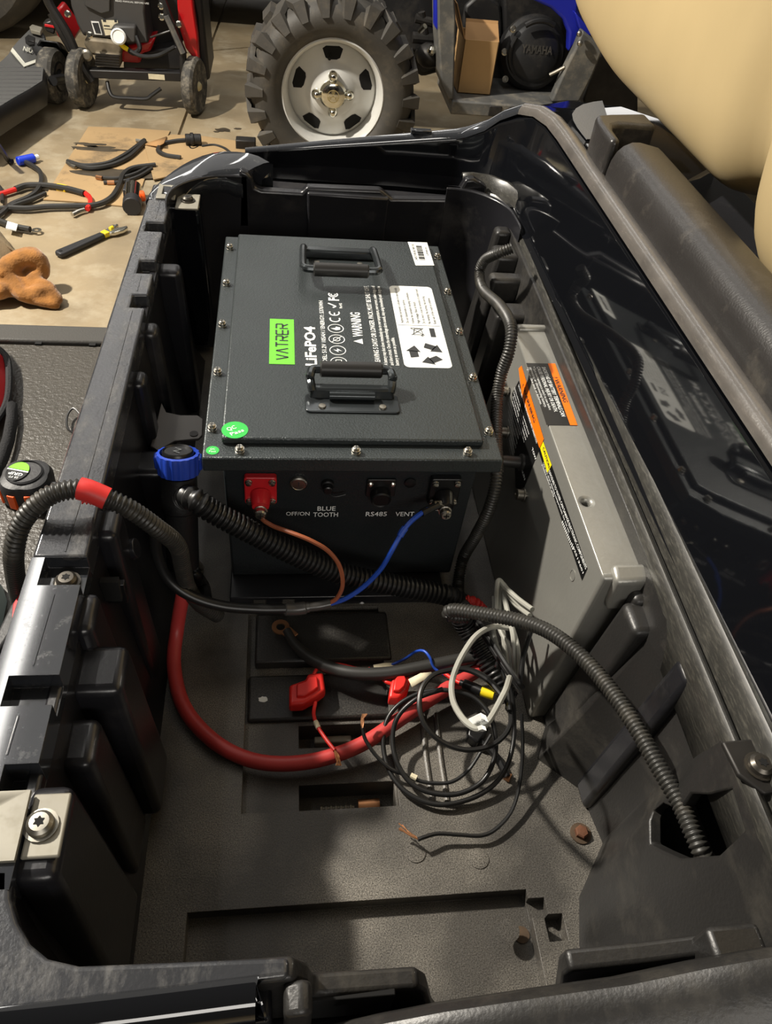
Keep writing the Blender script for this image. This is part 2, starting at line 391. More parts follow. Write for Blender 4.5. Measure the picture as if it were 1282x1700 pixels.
c = at_z(866, 1552, -.2995); MB().lathe([(.009, 0), (.009, .0012)], c, (0, 0, 1), 18).build('drain_plug', 'rust_ring', cart)
c = at_z(437, 1161, -.2858); blob(c.x, c.y, .006, .0045, c.z, .0006, 14, .3, 3, 'sticker_white', 'paint_chip', cart)
# bits of metal under the two floor slots
b = MB()
for i in range(7): b.lathe([(.005, 0), (.005, .0025), (.003, .003), (.003, .006)], V((-.045+i*.0062, -.358, -.322)), (1, 0, 0), 8)
b.build('frame_bolt', 'steel_dull', cart)
MB().cyl((.003, -.358, -.320), (.03, -.358, -.320), .008, 12).build('frame_bolt', 'copper', cart)
MB().box((-.05, -.272, -.328), (.0, -.262, -.314)).build('frame_rail', 'latch_steel', cart, .002)
MB().box((.012, -.270, -.328), (.03, -.262, -.312)).build('frame_rail', 'latch_steel', cart, .002)
# left inner wall with fins
def slab(rows, offv, name, m, bevel=.003, parent=cart):
    b = MB(); b.grid(rows)
    geo = bmesh.ops.extrude_face_region(b.bm, geom=b.bm.faces[:])
    bmesh.ops.translate(b.bm, vec=V(offv), verts=[g for g in geo['geom'] if isinstance(g, bmesh.types.BMVert)])
    return b.build(name, m, parent, bevel)
ys = [-.62, -.53, -.386, -.07, .25, .56]
slab([[(-.288, y, .012) for y in ys], [(-.283, y, -.06) for y in ys], [(-.262, y, -.25) for y in ys], [(-.24, y, -.29) for y in ys]], (-.012, 0, 0), 'inner_wall', 'tub_plastic')
def fin(yc, w, top, x1, x0=-.292, zb=-.27, side=1, name='wall_rib', m='tub_plastic', drop=.0):
    b = MB()
    b.hexa([(x0, yc-w*.7, zb), (x1+side*.012, yc-w*.7, zb), (x1+side*.012, yc+w*.7, zb), (x0, yc+w*.7, zb)], [(x0, yc-w*.5, top), (x1, yc-w*.5, top-drop), (x1, yc+w*.5, top-drop), (x0, yc+w*.5, top)])
    return b.build(name, m, cart, .009, 3)
for px, py in ((283, 441), (243, 540), (222, 622)):
    c = at_z(px, py, .012); fin(c.y, .034, .010, c.x+.016)
c = at_z(172, 862, .015); fin(c.y, .045, .012, c.x+.016)
c = at_z(135, 1005, .012); fin(c.y-.005, .05, .010, c.x+.014)
fin(at_z(150, 1090, .0).y, .055, -.018, -.243); fin(at_z(110, 1130, .0).y-.045, .05, -.03, -.26)
fin(.62, .05, .022, -.236, m='gloss_black'); fin(-.515, .075, .022, -.258)
fin(at_x(270, 690, -.27).y-.14, .05, -.075, -.248)
# slots and clip on the left wall
c = at_x(197, 978, -.268); MB().box((-.285, c.y-.004, c.z-.016), (-.266, c.y+.004, c.z+.016)).build('wall_slot', 'hole', cart)
c = at_x(204, 982, -.266); MB().box((-.285, c.y-.004, c.z-.016), (-.262, c.y+.004, c.z+.016)).build('wall_slot', 'terminal_black', cart, .001)
c = at_x(217, 912, -.266); lug = MB().lathe([(.004, 0), (.012, 0), (.012, .008), (.004, .008)], c, (1, 0, .3), 16).build('wall_clip', 'tub_plastic', cart, .001)
# left rail: one moulding with pockets open to the bay
def XR(y): return -.331-.018*max(0, (.3-y))*.9 if y < .3 else -.331+.02*(y-.3)
ry = [.60, .40, .2, 0, -.2, -.35, -.47, -.53]
def rail_piece(y0, y1, m, xi0=-.287, name='side_rail'):
    b = MB(); n = 4; rows_t = []; ring = []
    L = [(XR(y0+(y1-y0)*k/n), y0+(y1-y0)*k/n) for k in range(n+1)]
    R = [(xi0, y0+(y1-y0)*k/n) for k in range(n, -1, -1)]
    b.prism([(x, y, .03) for x, y in L+R], (0, 0, -.055))
    return b.build(name, m, cart, smooth=False)
rail = rail_piece(.66, -.242, 'rail_plastic')
cts = []
def pocket(y0, y1, x0, depth=.022):
    o = tool(MB().box((x0, y0, .03-depth), (-.25, y1, .08))); o.data.transform(Matrix.Translation(off)); o.parent = cart; return o
cut(rail, [pocket(.475, .508, -.317), pocket(.335, .375, -.312), pocket(.236, .270, -.309), pocket(.60, .70, -.300, .008)], .0035, 3)
rail2 = rail_piece(-.242, -.56, 'rail_glossy')
cut(rail2, [pocket(-.278, -.2425, -.327, .016), pocket(-.410, -.380, -.329, .020), pocket(-.50, -.463, -.313, .03)], .0035, 3)
b = MB(); b.box((-.347, -.56, -.30), (-.334, -.19, -.02)); b.build('rail_skirt', 'gloss_black', cart, .002)
MB().box((-.335, -.19, -.30), (-.322, .66, -.02)).build('rail_skirt', 'gloss_black', cart, .002)
torx(V((-.300, .347, .0085)), (0, 0, 1), .0085, cart)
torx(V((-.305, -.262, .0145)), (0, 0, 1), .0105, cart)
# faint raised seam along the rail top
b = MB(); b.tube([(-.303, .64, .0296), (-.304, .52, .0296)], .0012, 6); b.tube([(-.304, .463, .0296), (-.304, .385, .0296)], .0012, 6); b.tube([(-.304, .325, .0296), (-.304, .28, .0296)], .0012, 6)
b.tube([(-.304, .225, .0296), (-.306, -.1, .0296), (-.309, -.235, .0296)], .0012, 6); b.build('rail_seam', 'rail_plastic', cart)
b = MB(); b.tube([(-.309, -.29, .0296), (-.311, -.37, .0296)], .0012, 6); b.tube([(-.312, -.42, .0296), (-.313, -.455, .0296)], .0012, 6); b.build('rail_seam', 'rail_glossy', cart)
# latch plates
def latch(y0, y1, x0, x1, z, holes, name='latch_plate'):
    t = MB().box((x0, y0, z-.004), (x1, y1, z)).build(name, 'latch_steel', cart, smooth=False)
    cc = []
    for (a0, b0, a1, b1) in holes:
        o = tool(MB().box((a0, b0, z-.02), (a1, b1, z+.02))); o.data.transform(Matrix.Translation(off)); o.parent = cart; cc.append(o)
    return cut(t, cc, .0015)
latch(.595, .655, -.312, -.279, .0335, [(-.303, .612, -.290, .646)])
latch(.575, .635, -.278, -.238, .026, [])
torx(V((-.258, .606, .026)), (0, 0, 1), .010, cart)
latch(-.541, -.487, -.318, -.287, .0335, [(-.3175, -.530, -.3075, -.500)])
latch(-.537, -.487, -.286, -.258, .026, [])
torx(V((-.2755, -.513, .026)), (0, 0, 1), .0105, cart, 'steel_dull')
# bent bracket on the left wall
b = MB(); zb = -.07
P4 = [at_x(262, 690, -.268), at_z(335, 690, zb), at_z(336, 722, zb), at_z(300, 732, zb), at_z(262, 740, zb)]
zb = -.085
pl = [at_z(q[0], q[1], zb) for q in ((268, 668), (276, 684), (300, 689), (328, 689), (337, 695), (336, 722), (330, 728), (290, 732), (262, 748), (250, 740))]
MB().prism(pl, (0, 0, -.004)).build('mounting_bracket', 'bracket', cart, .001)
c = at_z(322, 720, zb+.0005); MB().lathe([(.006, 0), (.006, .0006)], c, (0, 0, 1), 16).build('mounting_bracket_hole', 'dark_metal', cart)
# far wall of the bay with its notched lip
FY = .68
prof = [(-.170, .055), (-.154, .050), (-.146, .040), (-.142, .024), (-.130, .020), (-.055, .019), (-.045, .031), (.095, .033), (.108, .024), (.118, .017), (.232, .022), (.244, .034), (.256, .062), (.272, .064)]
pass; lipw = MB().prism([(x, FY, z) for x, z in prof]+[(.30, FY, .05), (.31, FY, -.32), (-.19, FY, -.32)], (0, .022, 0)).build('end_wall', 'tub_plastic', cart, .005, 3)
MB().hexa([(-.035, FY-.004, -.30), (.105, FY-.004, -.30), (.105, FY+.005, -.30), (-.035, FY+.005, -.30)], [(-.045, FY-.010, .024), (.112, FY-.010, .022), (.112, FY+.005, .022), (-.045, FY+.005, .024)]).build('end_wall_panel', 'tub_plastic', cart, .004)
def arc(cx, cy, r, a0, a1, n=10): return [(cx+r*math.cos(math.radians(a0+(a1-a0)*k/n)), cy+r*math.sin(math.radians(a0+(a1-a0)*k/n))) for k in range(n+1)]
A = [(-.288, .55)]+arc(-.178, .57, .11, 180, 90)+[(-.155, .68)]
slab([[(x, y, .045) for x, y in A], [(x, y, -.05) for x, y in A], [(x*.96, y*.99, -.29) for x, y in A]], (-.004, .012, 0), 'corner_wall', 'tub_plastic')
A = [(.25, .68)]+arc(.22, .57, .11, 90, 0)+[(.332, .52)]
slab([[(x, y, .045) for x, y in A], [(x, y, -.05) for x, y in A], [(x*.94, y*.99, -.29) for x, y in A]], (.004, .012, 0), 'corner_wall', 'tub_plastic')
# rim round the far left corner, swelling into the outer shell
A = arc(-.180, .600, .150, 180, 62, 14)+[(-.168+.03, .745)]; B = arc(-.178, .57, .11, 180, 90, 14)+[(-.150, .682)]
rows = []
for i in range(16):
    t = i/15; h = .030+.034*smoothstep((t-.1)/.6)-.012*smoothstep((t-.8)/.2); o = A[i]; q = B[i]; r = []
    for u, dz in ((-.004, -.09), (-.002, -.02), (.0, -.006), (.10, -.0005), (.25, .0), (.5, -.004), (.75, -.010), (.92, -.016), (1, -.024), (1.0, -.05)):
        r.append((o[0]+(q[0]-o[0])*u, o[1]+(q[1]-o[1])*u, h+dz))
    rows.append(r)
MB().grid(rows).build('corner_rim', 'rail_glossy', cart, solid=.002)
# glossy outer side: panel, rounded ridge and deck, carried round the far corner into the low far panel
def bx(y): return .362+.02*y
path = [((.343+.004*y, y), (1, 0), .195, .115 if y < .45 else .22, .036) for y in (-.78, -.6, -.4, -.2, 0, .2, .4, .5, .58)]
path += [((.345, .64), (.985, .17), .195, .22, .034), ((.340, .695), (.93, .37), .190, .17, .032), ((.330, .738), (.82, .57), .178, .11, .028), ((.316, .770), (.66, .75), .155, .05, .020), ((.300, .792), (.5, .866), .128, .012, .012), ((.272, .808), (.3, .954), .108, .004, .008),
         ((.255, .815), (.08, .997), .100, .002, .006), ((.15, .822), (.05, 1), .083, .002, .005), ((.0, .828), (.03, 1), .060, .002, .005), ((-.10, .832), (.02, 1), .044, .002, .005), ((-.165, .834), (0, 1), .034, .002, .005)]
rows = []; ridge_rows = []
for (x, y), (nx, ny), h, dw, ln in path:
    r = []; z0 = .034 if y < .7 else -.03; s = (h-z0)
    rk = min(1, s/.15); rg = []
    for k in range(9):
        a = PI-PI*.86*k/8; rg.append((ln+.016*rk+.0175*rk*math.cos(a), h-.017*rk+.0175*rk*math.sin(a)))
    ridge_rows.append([(x+nx*o, y+ny*o, z) for o, z in rg])
    for o, z in ((-.008, z0-.004), (-.004, z0), (.0, z0+.02*s), (ln*.02, z0+.05*s), (ln*.45, z0+.45*s), (ln*.85, z0+.85*s), (ln*.87, z0+.87*s), (ln*.9, z0+.88*s), (ln+.006*rk, h-.022*rk), (ln+.010*rk, h-.008*rk), (ln+.018*rk, h-.003), (ln+.026*rk, h-.006*rk), (ln+.034*rk, h-.011*rk), (ln+.036*rk+dw*.3, h-.011*rk), (ln+.038*rk+dw, h-.012*rk), (ln+.042*rk+dw, h-.02*rk), (ln+.044*rk+dw, h-.05), (ln+.046*rk+dw, -.36)):
        r.append((x+nx*o, y+ny*o, z))
    rows.append(r)
MB().grid(rows).build('outer_side_panel', 'gloss_black', cart, angle=60)
MB().grid(ridge_rows[:12]).build('side_ridge', 'ridge_worn', cart, angle=70)
MB().grid(ridge_rows[11:]).build('shell_edge', 'rail_glossy', cart, angle=70)
MB().hexa([(-.19, .70, -.05), (.30, .70, -.05), (.29, .80, -.05), (-.19, .83, -.05)], [(-.19, .70, -.02), (.31, .70, -.02), (.29, .80, -.02), (-.19, .83, -.02)]).build('far_ledge', 'tub_plastic', cart)
c = at_y(699, 217, .832); MB().box((c.x-.020, .828, c.z-.006), (c.x+.022, .842, c.z+.002)).build('panel_clip', 'rail_glossy', cart, .0015)
# scuffed ledge between the bay and the glossy side
lp = [(-.044, -.04), (-.044, .012), (-.042, .022), (-.038, .0265), (-.034, .025), (-.031, .017), (-.027, .018), (-.023, .030), (-.019, .042), (-.014, .0475), (-.008, .047), (-.002, .040)]
yy = [-.70, -.5, -.3, -.1, .1, .3, .5, .58]
rows = [[(bx(y)+o+(.006 if o < -.02 else 0)*(y+.5), y, z) for o, z in lp] for y in yy]
crv = [((.366, .64), (.985, .17)), ((.350, .690), (.86, .5)), ((.318, .722), (.6, .8)), ((.280, .732), (.2, .98)), ((.256, .728), (0, 1))]
for (x, y), (nx, ny) in crv: rows.append([(x+nx*o, y+ny*o, z+.012) for o, z in lp])
MB().grid(rows).build('ledge', 'lip_worn', cart, angle=50, solid=.002)
c = at_z(850, 343, .034); MB().box((c.x-.012, c.y-.008, .0), (c.x+.014, c.y+.008, .0365)).build('ledge_notch', 'hole', cart)
# right inner wall
ty = [.58, .20, -.28, -.318, -.355, -.440, -.462, -.55, -.66]
by_ = [.58, .20, -.28, -.326, -.369, -.438, -.497, -.546, -.66]
xt = [.329, .323, .314, .314, .320, .320, .309, .307, .304]; xb = [.285, .262, .258, .236, .281, .292, .245, .231, .225]
rows = [[(xt[i], ty[i], .018) for i in range(9)], [(xt[i]*.86+xb[i]*.14, ty[i]*.86+by_[i]*.14, -.03) for i in range(9)], [(xt[i]*.4+xb[i]*.6, ty[i]*.4+by_[i]*.6, -.18) for i in range(9)], [(xb[i], by_[i], -.285) for i in range(9)]]
rw = slab(rows, (.014, 0, 0), 'inner_wall', 'floor_plastic', 0)
hb = MB(); hp = [at_x(*q, .297) for q in ((1150, 1318), (1172, 1320), (1205, 1306), (1224, 1380), (1197, 1420), (1150, 1424), (1108, 1400), (1098, 1345), (1112, 1332), (1140, 1345))]
for p in hp: p.z = min(p.z, .006)
hb.prism([p+V((-.06, 0, 0)) for p in hp], (.2, 0, 0)); ho = tool(hb); ho.data.transform(Matrix.Translation(off)); ho.parent = cart
cut(rw, [ho], .003)
MB().box((.36, -.62, -.16), (.37, -.40, .03)).build('void_backing', 'hole', cart)
def rfin(y, w, top, x0, zb=-.28, dx=-.03, m='floor_plastic'):
    b = MB(); b.hexa([(x0+dx, y-w*.6, zb), (.32, y-w*.6, zb), (.32, y+w*.6, zb), (x0+dx, y+w*.6, zb)], [(x0, y-w*.5, top), (.33, y-w*.5, top), (.33, y+w*.5, top), (x0, y+w*.5, top)])
    return b.build('wall_rib', m, cart, .008, 3)
rfin(-.292, .045, -.02, .288); rfin(-.268, .02, -.012, .298)
rfin(-.378, .032, .004, .308, m='tub_plastic'); rfin(.50, .05, .012, .285); rfin(.44, .03, -.005, .27, dx=-.02); rfin(.57, .03, .02, .30); rfin(.37, .05, -.03, .268, dx=-.02)
def rust_bolt(px, py, z, ax=(0, 0, 1)):
    c = at_z(px, py, z); t = MB().lathe([(.013, 0), (.013, .0015), (.009, .002)], c, ax, 18).build('bolt_seat', 'rust_ring', cart)
    MB().lathe([(.0085, 0), (.0085, .006), (.007, .0075), (.003, .008)], c+V((0, 0, .001)), ax, 6).build('rusty_bolt', 'rust', cart, smooth=False)
rust_bolt(221, 1424, -.2795); rust_bolt(964, 1384, -.2795)
# corner bracket near the right end
c = at_z(1247, 1272, .028); MB().prism([c+V(p) for p in ((-.018, .024, -.004), (.026, .026, -.004), (.030, -.022, -.004), (.0, -.026, -.004), (-.016, -.008, -.004))], (0, 0, .006)).build('corner_bracket', 'dark_metal', cart, .002)
torx(c+V((.006, -.002, .002)), (0, 0, 1), .011, cart, 'dark_screw')
# near rim: profile taken across the bay, swept back toward the viewer
NY = -.615
pr = [at_y(*q, NY) for q in ((70, 1603), (250, 1597), (485, 1590), (510, 1594), (522, 1612), (540, 1612), (690, 1602), (706, 1612), (716, 1650), (740, 1682), (790, 1684), (880, 1668), (908, 1655), (920, 1630), (926, 1585), (938, 1574), (1060, 1562), (1166, 1548), (1182, 1540), (1230, 1560), (1245, 1585), (1300, 1560))]
for p in pr[:3]: p.z = .0275
MB().prism([(p.x, NY, p.z) for p in pr]+[(pr[-1].x+.06, NY, -.33), (pr[0].x, NY, -.33)], (0, -.016, 0)).build('near_rim', 'floor_plastic', cart, .004, 3)
pts = [at_z(*q, .030) for q in ((18, 1440), (17, 1490), (28, 1530), (48, 1565), (78, 1590), (130, 1602))]
poly = [(p.x, p.y, .030) for p in pts]+[(-.088, -.617, .030), (-.088, -.630, .030), (-.352, -.640, .03), (-.352, -.540, .03)]
MB().prism(poly, (0, 0, -.02)).build('corner_rim', 'rail_plastic', cart, .004, 3)
A = [(p.x-.001, p.y-.001) for p in pts]
slab([[(x, y, .026) for x, y in A], [(x+.004, y+.004, -.10) for x, y in A], [(x+.016, y+.016, -.29) for x, y in A]], (-.008, -.008, 0), 'corner_wall', 'tub_plastic')
MB().box((-.352, -.76, -.30), (.46, -.629, -.075)).build('near_apron', 'tub_plastic', cart, .01)
MB().box((-.352, -.650, -.10), (-.100, -.628, .006)).build('near_step', 'tub_plastic', cart, .004, 3)
p0 = at_z(-40, 1702, .012); p1 = at_z(200, 1676, .012); p2 = at_z(404, 1650, .012)
MB().tube([p0+V((-.08, 0, 0)), p0, p1, p2, p2+V((.010, 0, 0))], lambda t: .0185*(1 if t < .96 else .7), 24).build('body_edge', 'gloss_black', cart)
MB().prism([(-.092, -.630, .022), (-.078, -.630, .026), (-.072, -.630, .020), (-.072, -.630, -.08), (-.092, -.630, -.08)], (0, -.022, 0)).build('rim_post', 'floor_plastic', cart, .005, 3)
rows = []
for px, py in ((560, 1730), (640, 1712), (740, 1693), (900, 1669), (1050, 1648), (1180, 1621), (1300, 1600), (1420, 1584)):
    q = at_y(px, py, -.664); rows.append([q+V((0, .016, -.03)), q+V((0, .010, -.008)), q+V((0, .004, -.001)), q, q+V((0, -.012, -.002)), q+V((0, -.03, -.014)), q+V((0, -.06, -.05)), V((q.x, q.y-.075, -.12)), V((q.x, q.y-.078, -.30))])
MB().grid(rows).build('body_edge', 'floor_plastic', cart, solid=.002)
for a_, b_ in (((1003, 1611), (1062, 1622)), ((504, 1652), (645, 1668))):
    q0 = at_y(*a_, -.6288); q1 = at_y(*b_, -.6288); MB().box((q0.x, -.634, q1.z), (q1.x, -.6282, q0.z)).build('rim_slot', 'hole', cart, .001)
c = at_z(1218, 1566, .02); MB().box((c.x-.022, c.y-.030, -.03), (c.x+.022, c.y+.012, .028)).build('rim_block', 'floor_plastic', cart, .005)
# deck patch, hinge cover with its hook, seat base
pp = [at_z(*q, .1848) for q in ((1000, 168), (985, 170), (968, 174), (956, 181), (950, 190), (952, 200), (958, 211), (966, 222), (974, 232), (990, 232), (1010, 200))]
MB().prism(pp, (0, 0, .0012)).build('deck_patch', 'patch_grey', cart)
sec = [(.400, .15), (.401, .205), (.403, .220), (.408, .233), (.416, .242), (.428, .248), (.440, .2485), (.470, .243), (.482, .236), (.488, .21), (.49, .17)]
rows = [[(x+.008*min(0, y), y, z) for x, z in sec] for y in (-.9, -.4, 0, .2, .385)]
MB().grid(rows, True, True, True).build('hinge_cover', 'hinge_plastic', cart, .003)
hk = [(.400, .395), (.400, .43), (.402, .475), (.408, .505), (.435, .515), (.50, .53), (.50, .47), (.440, .472), (.425, .462), (.418, .44), (.416, .395)]
MB().prism([(x, y, .18) for x, y in hk], (0, 0, .066)).build('hinge_hook', 'hinge_plastic', cart, .008, 3)
MB().box((.41, .39, .185), (.49, .47, .2)).build('hinge_pocket', 'lip_worn', cart, .002)
MB().box((.49, -.9, .08), (.70, .66, .15)).build('seat_base', 'tub_plastic', cart, .01)
# floorboard mat with raised far strip
MB().box((-1.2, -.9, -.30), (-.36, .556, -.25)).build('floor_mat', 'mat_rubber', cart, .004)
MB().box((-1.2, .56, -.305), (-.36, .617, -.244)).build('mat_edge', 'mat_trim', cart, .005)
for q in ((65, 570), (155, 570)):
    c = at_z(*q, -.25); MB().box((c.x-.006, .552, -.262), (c.x+.006, .564, -.2465)).build('mat_clip', 'hole', cart)
MB().box((-.40, -.9, -.42), (-.30, .60, -.28)).build('sill', 'tub_plastic', cart, .006)
MB().box((-1.2, -.7, -.44), (.55, .56, -.35)).build('underframe', 'dark_metal', cart)
for x, y in ((.25, -.55), (.25, .55), (-1.0, -.5), (-1.0, .42)):
    MB().lathe([(.04, -.06), (.07, -.075), (.105, -.07), (.115, -.04), (.115, .04), (.105, .07), (.07, .075), (.04, .06)], (x, y, FZ+.115), (0, 1, 0), 24).build('wheel', 'tire', cart)
# ------------------------------------------------------------------ lifted bench seat
def seat():
    t = thing('bench_seat', 'tan vinyl bench seat cushion standing tipped up above the black cart body', 'seat', (.6, .1, .2))
    rows = []; N = 60; y0, y1 = -.75, 1.30
    for i in range(N+1):
        u = i/N; y = y0+(y1-y0)*u
        e = min(1, max(.02, (1-max(0, (y-1.0)/.30)**2.4)))**.5 if y > 1.0 else min(1, .2+(y-y0)/.1)
        s = (y-.205)/.045; crease = math.exp(-s*s)                         # tuck between the two seats
        zb = .215+.045*crease+.05*smoothstep((y-.75)/.5)
        if y < .2: zb -= .035*smoothstep((.2-y)/.12)
        zt = .98; cx = .612+.020*crease-(.01 if y < .2 else 0); hx = (.122-.022*crease)*e; cz = (zb+zt)/2; hz = (zt-zb)/2*(.6+.4*e)
        r = []
        for k in range(44):
            a = 2*PI*k/44; c, sn = math.cos(a), math.sin(a)
            r.append((cx+hx*math.copysign(abs(c)**.55, c), y, cz+hz*math.copysign(abs(sn)**(.42), sn)))
        rows.append(r)
    MB().grid(rows, True, True, True).build('cushion', 'vinyl_tan', t, angle=80, sub=1)
    MB().box((.70, -.7, .25), (.74, 1.0, .96)).build('seat_board', 'tub_plastic', t, .01)
seat()

# ------------------------------------------------------------------ battery
bat = thing('lithium_battery', 'dark grey lithium battery with folding handles and white printed warnings in the bay', 'battery', (0, .24, -.262))
def ptag(o, s): o['label'] = s; return o
MB().hexa([(-.166, -.024, -.262), (.166, -.024, -.262), (.166, .50, -.262), (-.166, .50, -.262)], [(-.168, -.030, -.012), (.168, -.030, -.012), (.168, .508, -.012), (-.168, .508, -.012)]).build('case', 'battery_dark', bat, .004)
MB().box((-.1895, -.0565, -.022), (.1895, .5295, 0)).build('flange', 'battery_paint', bat, .0022)
MB().box((-.167, -.0306, -.0), (.167, .5202, .0104)).build('lid', 'battery_paint', bat, .003, 3)
def flange_bolt(c, first=[None]):
    if first[0] is None:
        b = MB(); b.lathe([(.0058, 0), (.0058, .0012), (.0052, .0014), (.0052, .0042), (.0060, .0044), (.0058, .0056)], (0, 0, 0), (0, 0, 1), 14)
        b.lathe([(.0044, .0054), (.0044, .0084), (.0034, .0092), (.001, .0094)], (0, 0, 0), (0, 0, 1), 14)
        o = b.build('bolt', 'steel', None); o.parent = bat; o.location = V(c)-ORG[bat.name]
        x = MB(); x.box((-.003, -.0005, .0090), (.003, .0005, .0096)); x.box((-.0005, -.003, .0090), (.0005, .003, .0096)); k = x.build('cross_slot', 'hole', None, smooth=False); k.parent = o
        first[0] = o; return o
    return copy_to(first[0], V(c)-ORG[bat.name])
for i in range(5):
    for x in (-.18, .18): flange_bolt((x, -.002+i*.1213, 0))
for x in (-.144, 0, .144): flange_bolt((x, -.044, 0))
# folding handles
def handle(y, flip, ya):
    g = .0104
    pl = MB(); pl.prism([(x, yy, g) for x, yy in rrect(-.062, y-.004, .063, y+.034, .006)], (0, 0, .003))
    P = pl.build('handle_plate', 'handle_metal', bat, .001)
    for x in (-.040, .040):
        MB().lathe([(.0052, 0), (.0046, .0022), (.002, .0026)], (x, y+.006, g+.003), (0, 0, 1), 12).build('rivet', 'steel_dull', P)
    fr = MB(); fr.hexa([(-.058, y+.024, g), (.059, y+.024, g), (.059, y+.042, g), (-.058, y+.042, g)], [(-.052, y+.028, g+.016), (.053, y+.028, g+.016), (.053, y+.041, g+.016), (-.052, y+.041, g+.016)])
    fr.build('handle_hinge', 'handle_metal', P, .003)
    MB().cyl((-.030, y+.022, g+.009), (.030, y+.022, g+.009), .006, 12).build('hinge_spring', 'handle_metal', P)
    b = MB(); zz = g+.018; yt = ya
    b.tube([(-.052, y+.030, g+.010), (-.054, y+.036, zz-.002), (-.0555, y+.05, zz+.002), (-.0555, yt-.014, zz+.006), (-.052, yt-.002, zz+.008), (-.040, yt, zz+.008), (0, yt, zz+.008), (.040, yt, zz+.008), (.052, yt-.002, zz+.008), (.0555, yt-.014, zz+.006), (.0555, y+.05, zz+.002), (.054, y+.036, zz-.002), (.052, y+.030, g+.010)], .0060, 10)
    H = b.build('handle_bail', 'handle_metal', bat)
    MB().lathe([(.0088, 0), (.0108, .002), (.0108, .082), (.0088, .084)], (-.042, yt, zz+.008), (1, 0, 0), 18).build('handle_grip', 'handle_grip', H)
handle(.026, False, .084)
# far handle folds toward the viewer: same build turned about its own plate
def far_handle(yh, yt):
    g = .0104; P = MB().prism([(x, yy, g) for x, yy in rrect(-.063, yh-.010, .067, yh+.022, .006)], (0, 0, .003)).build('handle_plate', 'handle_metal', bat, .001)
    MB().hexa([(-.060, yh-.012, g), (.064, yh-.012, g), (.064, yh+.010, g), (-.060, yh+.010, g)], [(-.054, yh-.010, g+.015), (.058, yh-.010, g+.015), (.058, yh+.006, g+.015), (-.054, yh+.006, g+.015)]).build('handle_hinge', 'handle_metal', P, .003)
    for x in (-.034, .038): MB().lathe([(.005, 0), (.0045, .002), (.002, .0024)], (x, yh-.024, g), (0, 0, 1), 12).build('rivet', 'steel_dull', P)
    zz = g+.018; b = MB()
    b.tube([(-.054, yh, g+.010), (-.057, yh-.01, zz), (-.059, yt+.02, zz+.008), (-.057, yt+.004, zz+.010), (-.045, yt, zz+.010), (0, yt, zz+.010), (.049, yt, zz+.010), (.061, yt+.004, zz+.010), (.063, yt+.02, zz+.008), (.061, yh-.01, zz), (.058, yh, g+.010)], .0060, 10)
    H = b.build('handle_bail', 'handle_metal', bat)
    MB().lathe([(.0088, 0), (.0108, .002), (.0108, .086), (.0088, .088)], (-.043, yt, zz+.010), (1, 0, 0), 18).build('handle_grip', 'handle_grip', H)
far_handle(.452, .352)
# prints on the lid: u runs away from the viewer, v runs to the left
LZ = .0104
def LP(lift=.0005): return Print((0, 0, LZ), (0, 1, 0), (-1, 0, 0), lift)
def uv(px, py): q = at_z(px, py, LZ); return q.y, -q.x
s = LP(); s.rect(.130, .0745, .247, .110); s.build('brand_panel', 'print_green', bat)
s = LP(.0009)
def vatrer(s, u0, v0, W, H, t):
    n = 6; cw = W/n; g = 0
    for i, ch in enumerate('VATRER'):
        a = u0+i*cw; b = a+cw*.74; m = (a+b)/2; lo = v0; hi = v0+H; md = v0+H*.46
        if ch == 'V': s.stroke([(a, hi), (m, lo), (b, hi)], t)
        if ch == 'A': s.stroke([(a, lo), (m, hi), (b, lo)], t)
        if ch == 'T': s.stroke([(a, hi), (b, hi)], t); s.stroke([(m, hi), (m, lo)], t)
        if ch == 'R': s.stroke([(a, hi), (b, hi), (b, md), (a+.002, md)], t); s.stroke([(a, hi*.5+md*.5), (a, lo)], t); s.stroke([(m, md), (b, lo)], t)
        if ch == 'E': s.stroke([(a, hi), (b, hi)], t); s.stroke([(a, md), (b, md)], t); s.stroke([(a, lo), (b, lo)], t); s.stroke([(a, hi), (a, lo)], t)
vatrer(s, .141, .0835, .096, .017, .0026); s.build('brand_lettering', 'print_dark', bat)
s = LP()
s.text('LiFePO4', .128, .0440, .101, .0155, .028)
s.text('MODEL: 51.2V 105AH / ENERGY: 5376WH', .122, .0290, .182, .0062, .012)
for k, cu in enumerate((.139, .168, .197, .226)):
    s.ring(cu, .0125, .0120, .0012, 26)
    if k == 0:
        s.stroke([(cu-.005, .0165), (cu+.005, .0165), (cu+.005, .0085), (cu-.005, .0085), (cu-.005, .0165)], .0012); s.stroke([(cu, .0165), (cu, .0085)], .001)
    if k == 1: s.poly([(cu+.002, .019), (cu-.005, .0115), (cu-.0005, .0118)]).poly([(cu-.002, .006), (cu+.005, .0135), (cu+.0005, .0132)])
    if k == 2: s.stroke([(cu-.008, .0205), (cu+.008, .0045)], .0012); s.ring(cu, .0125, .0055, .0012, 14)
    if k == 3: s.poly([(cu, .020), (cu-.005, .012), (cu-.003, .006), (cu+.003, .006), (cu+.005, .012), (cu+.001, .013)])
s.ring(.252, .0125, .0085, .0022, 14, PI*.35, PI*1.65); s.ring(.270, .0125, .0085, .0022, 14, PI*.35, PI*1.65); s.stroke([(.263, .0125), (.270, .0125)], .002)
s.stroke([(.285, .014), (.289, .009), (.298, .021)], .0028); s.text('RoHS', .284, -.0005, .015, .0045, .01)
s.text('F', .306, .004, .009, .0155, .04); s.ring(.3245, .0118, .0080, .0022, 16, PI*.3, PI*1.7); s.ring(.3245, .0118, .0042, .0016, 12, PI*.3, PI*1.7)
tri = [(.186, -.0255), (.200, -.0255), (.193, -.0120)]
s.poly(tri); s.text('WARNING', .205, -.0265, .068, .0145, .02)
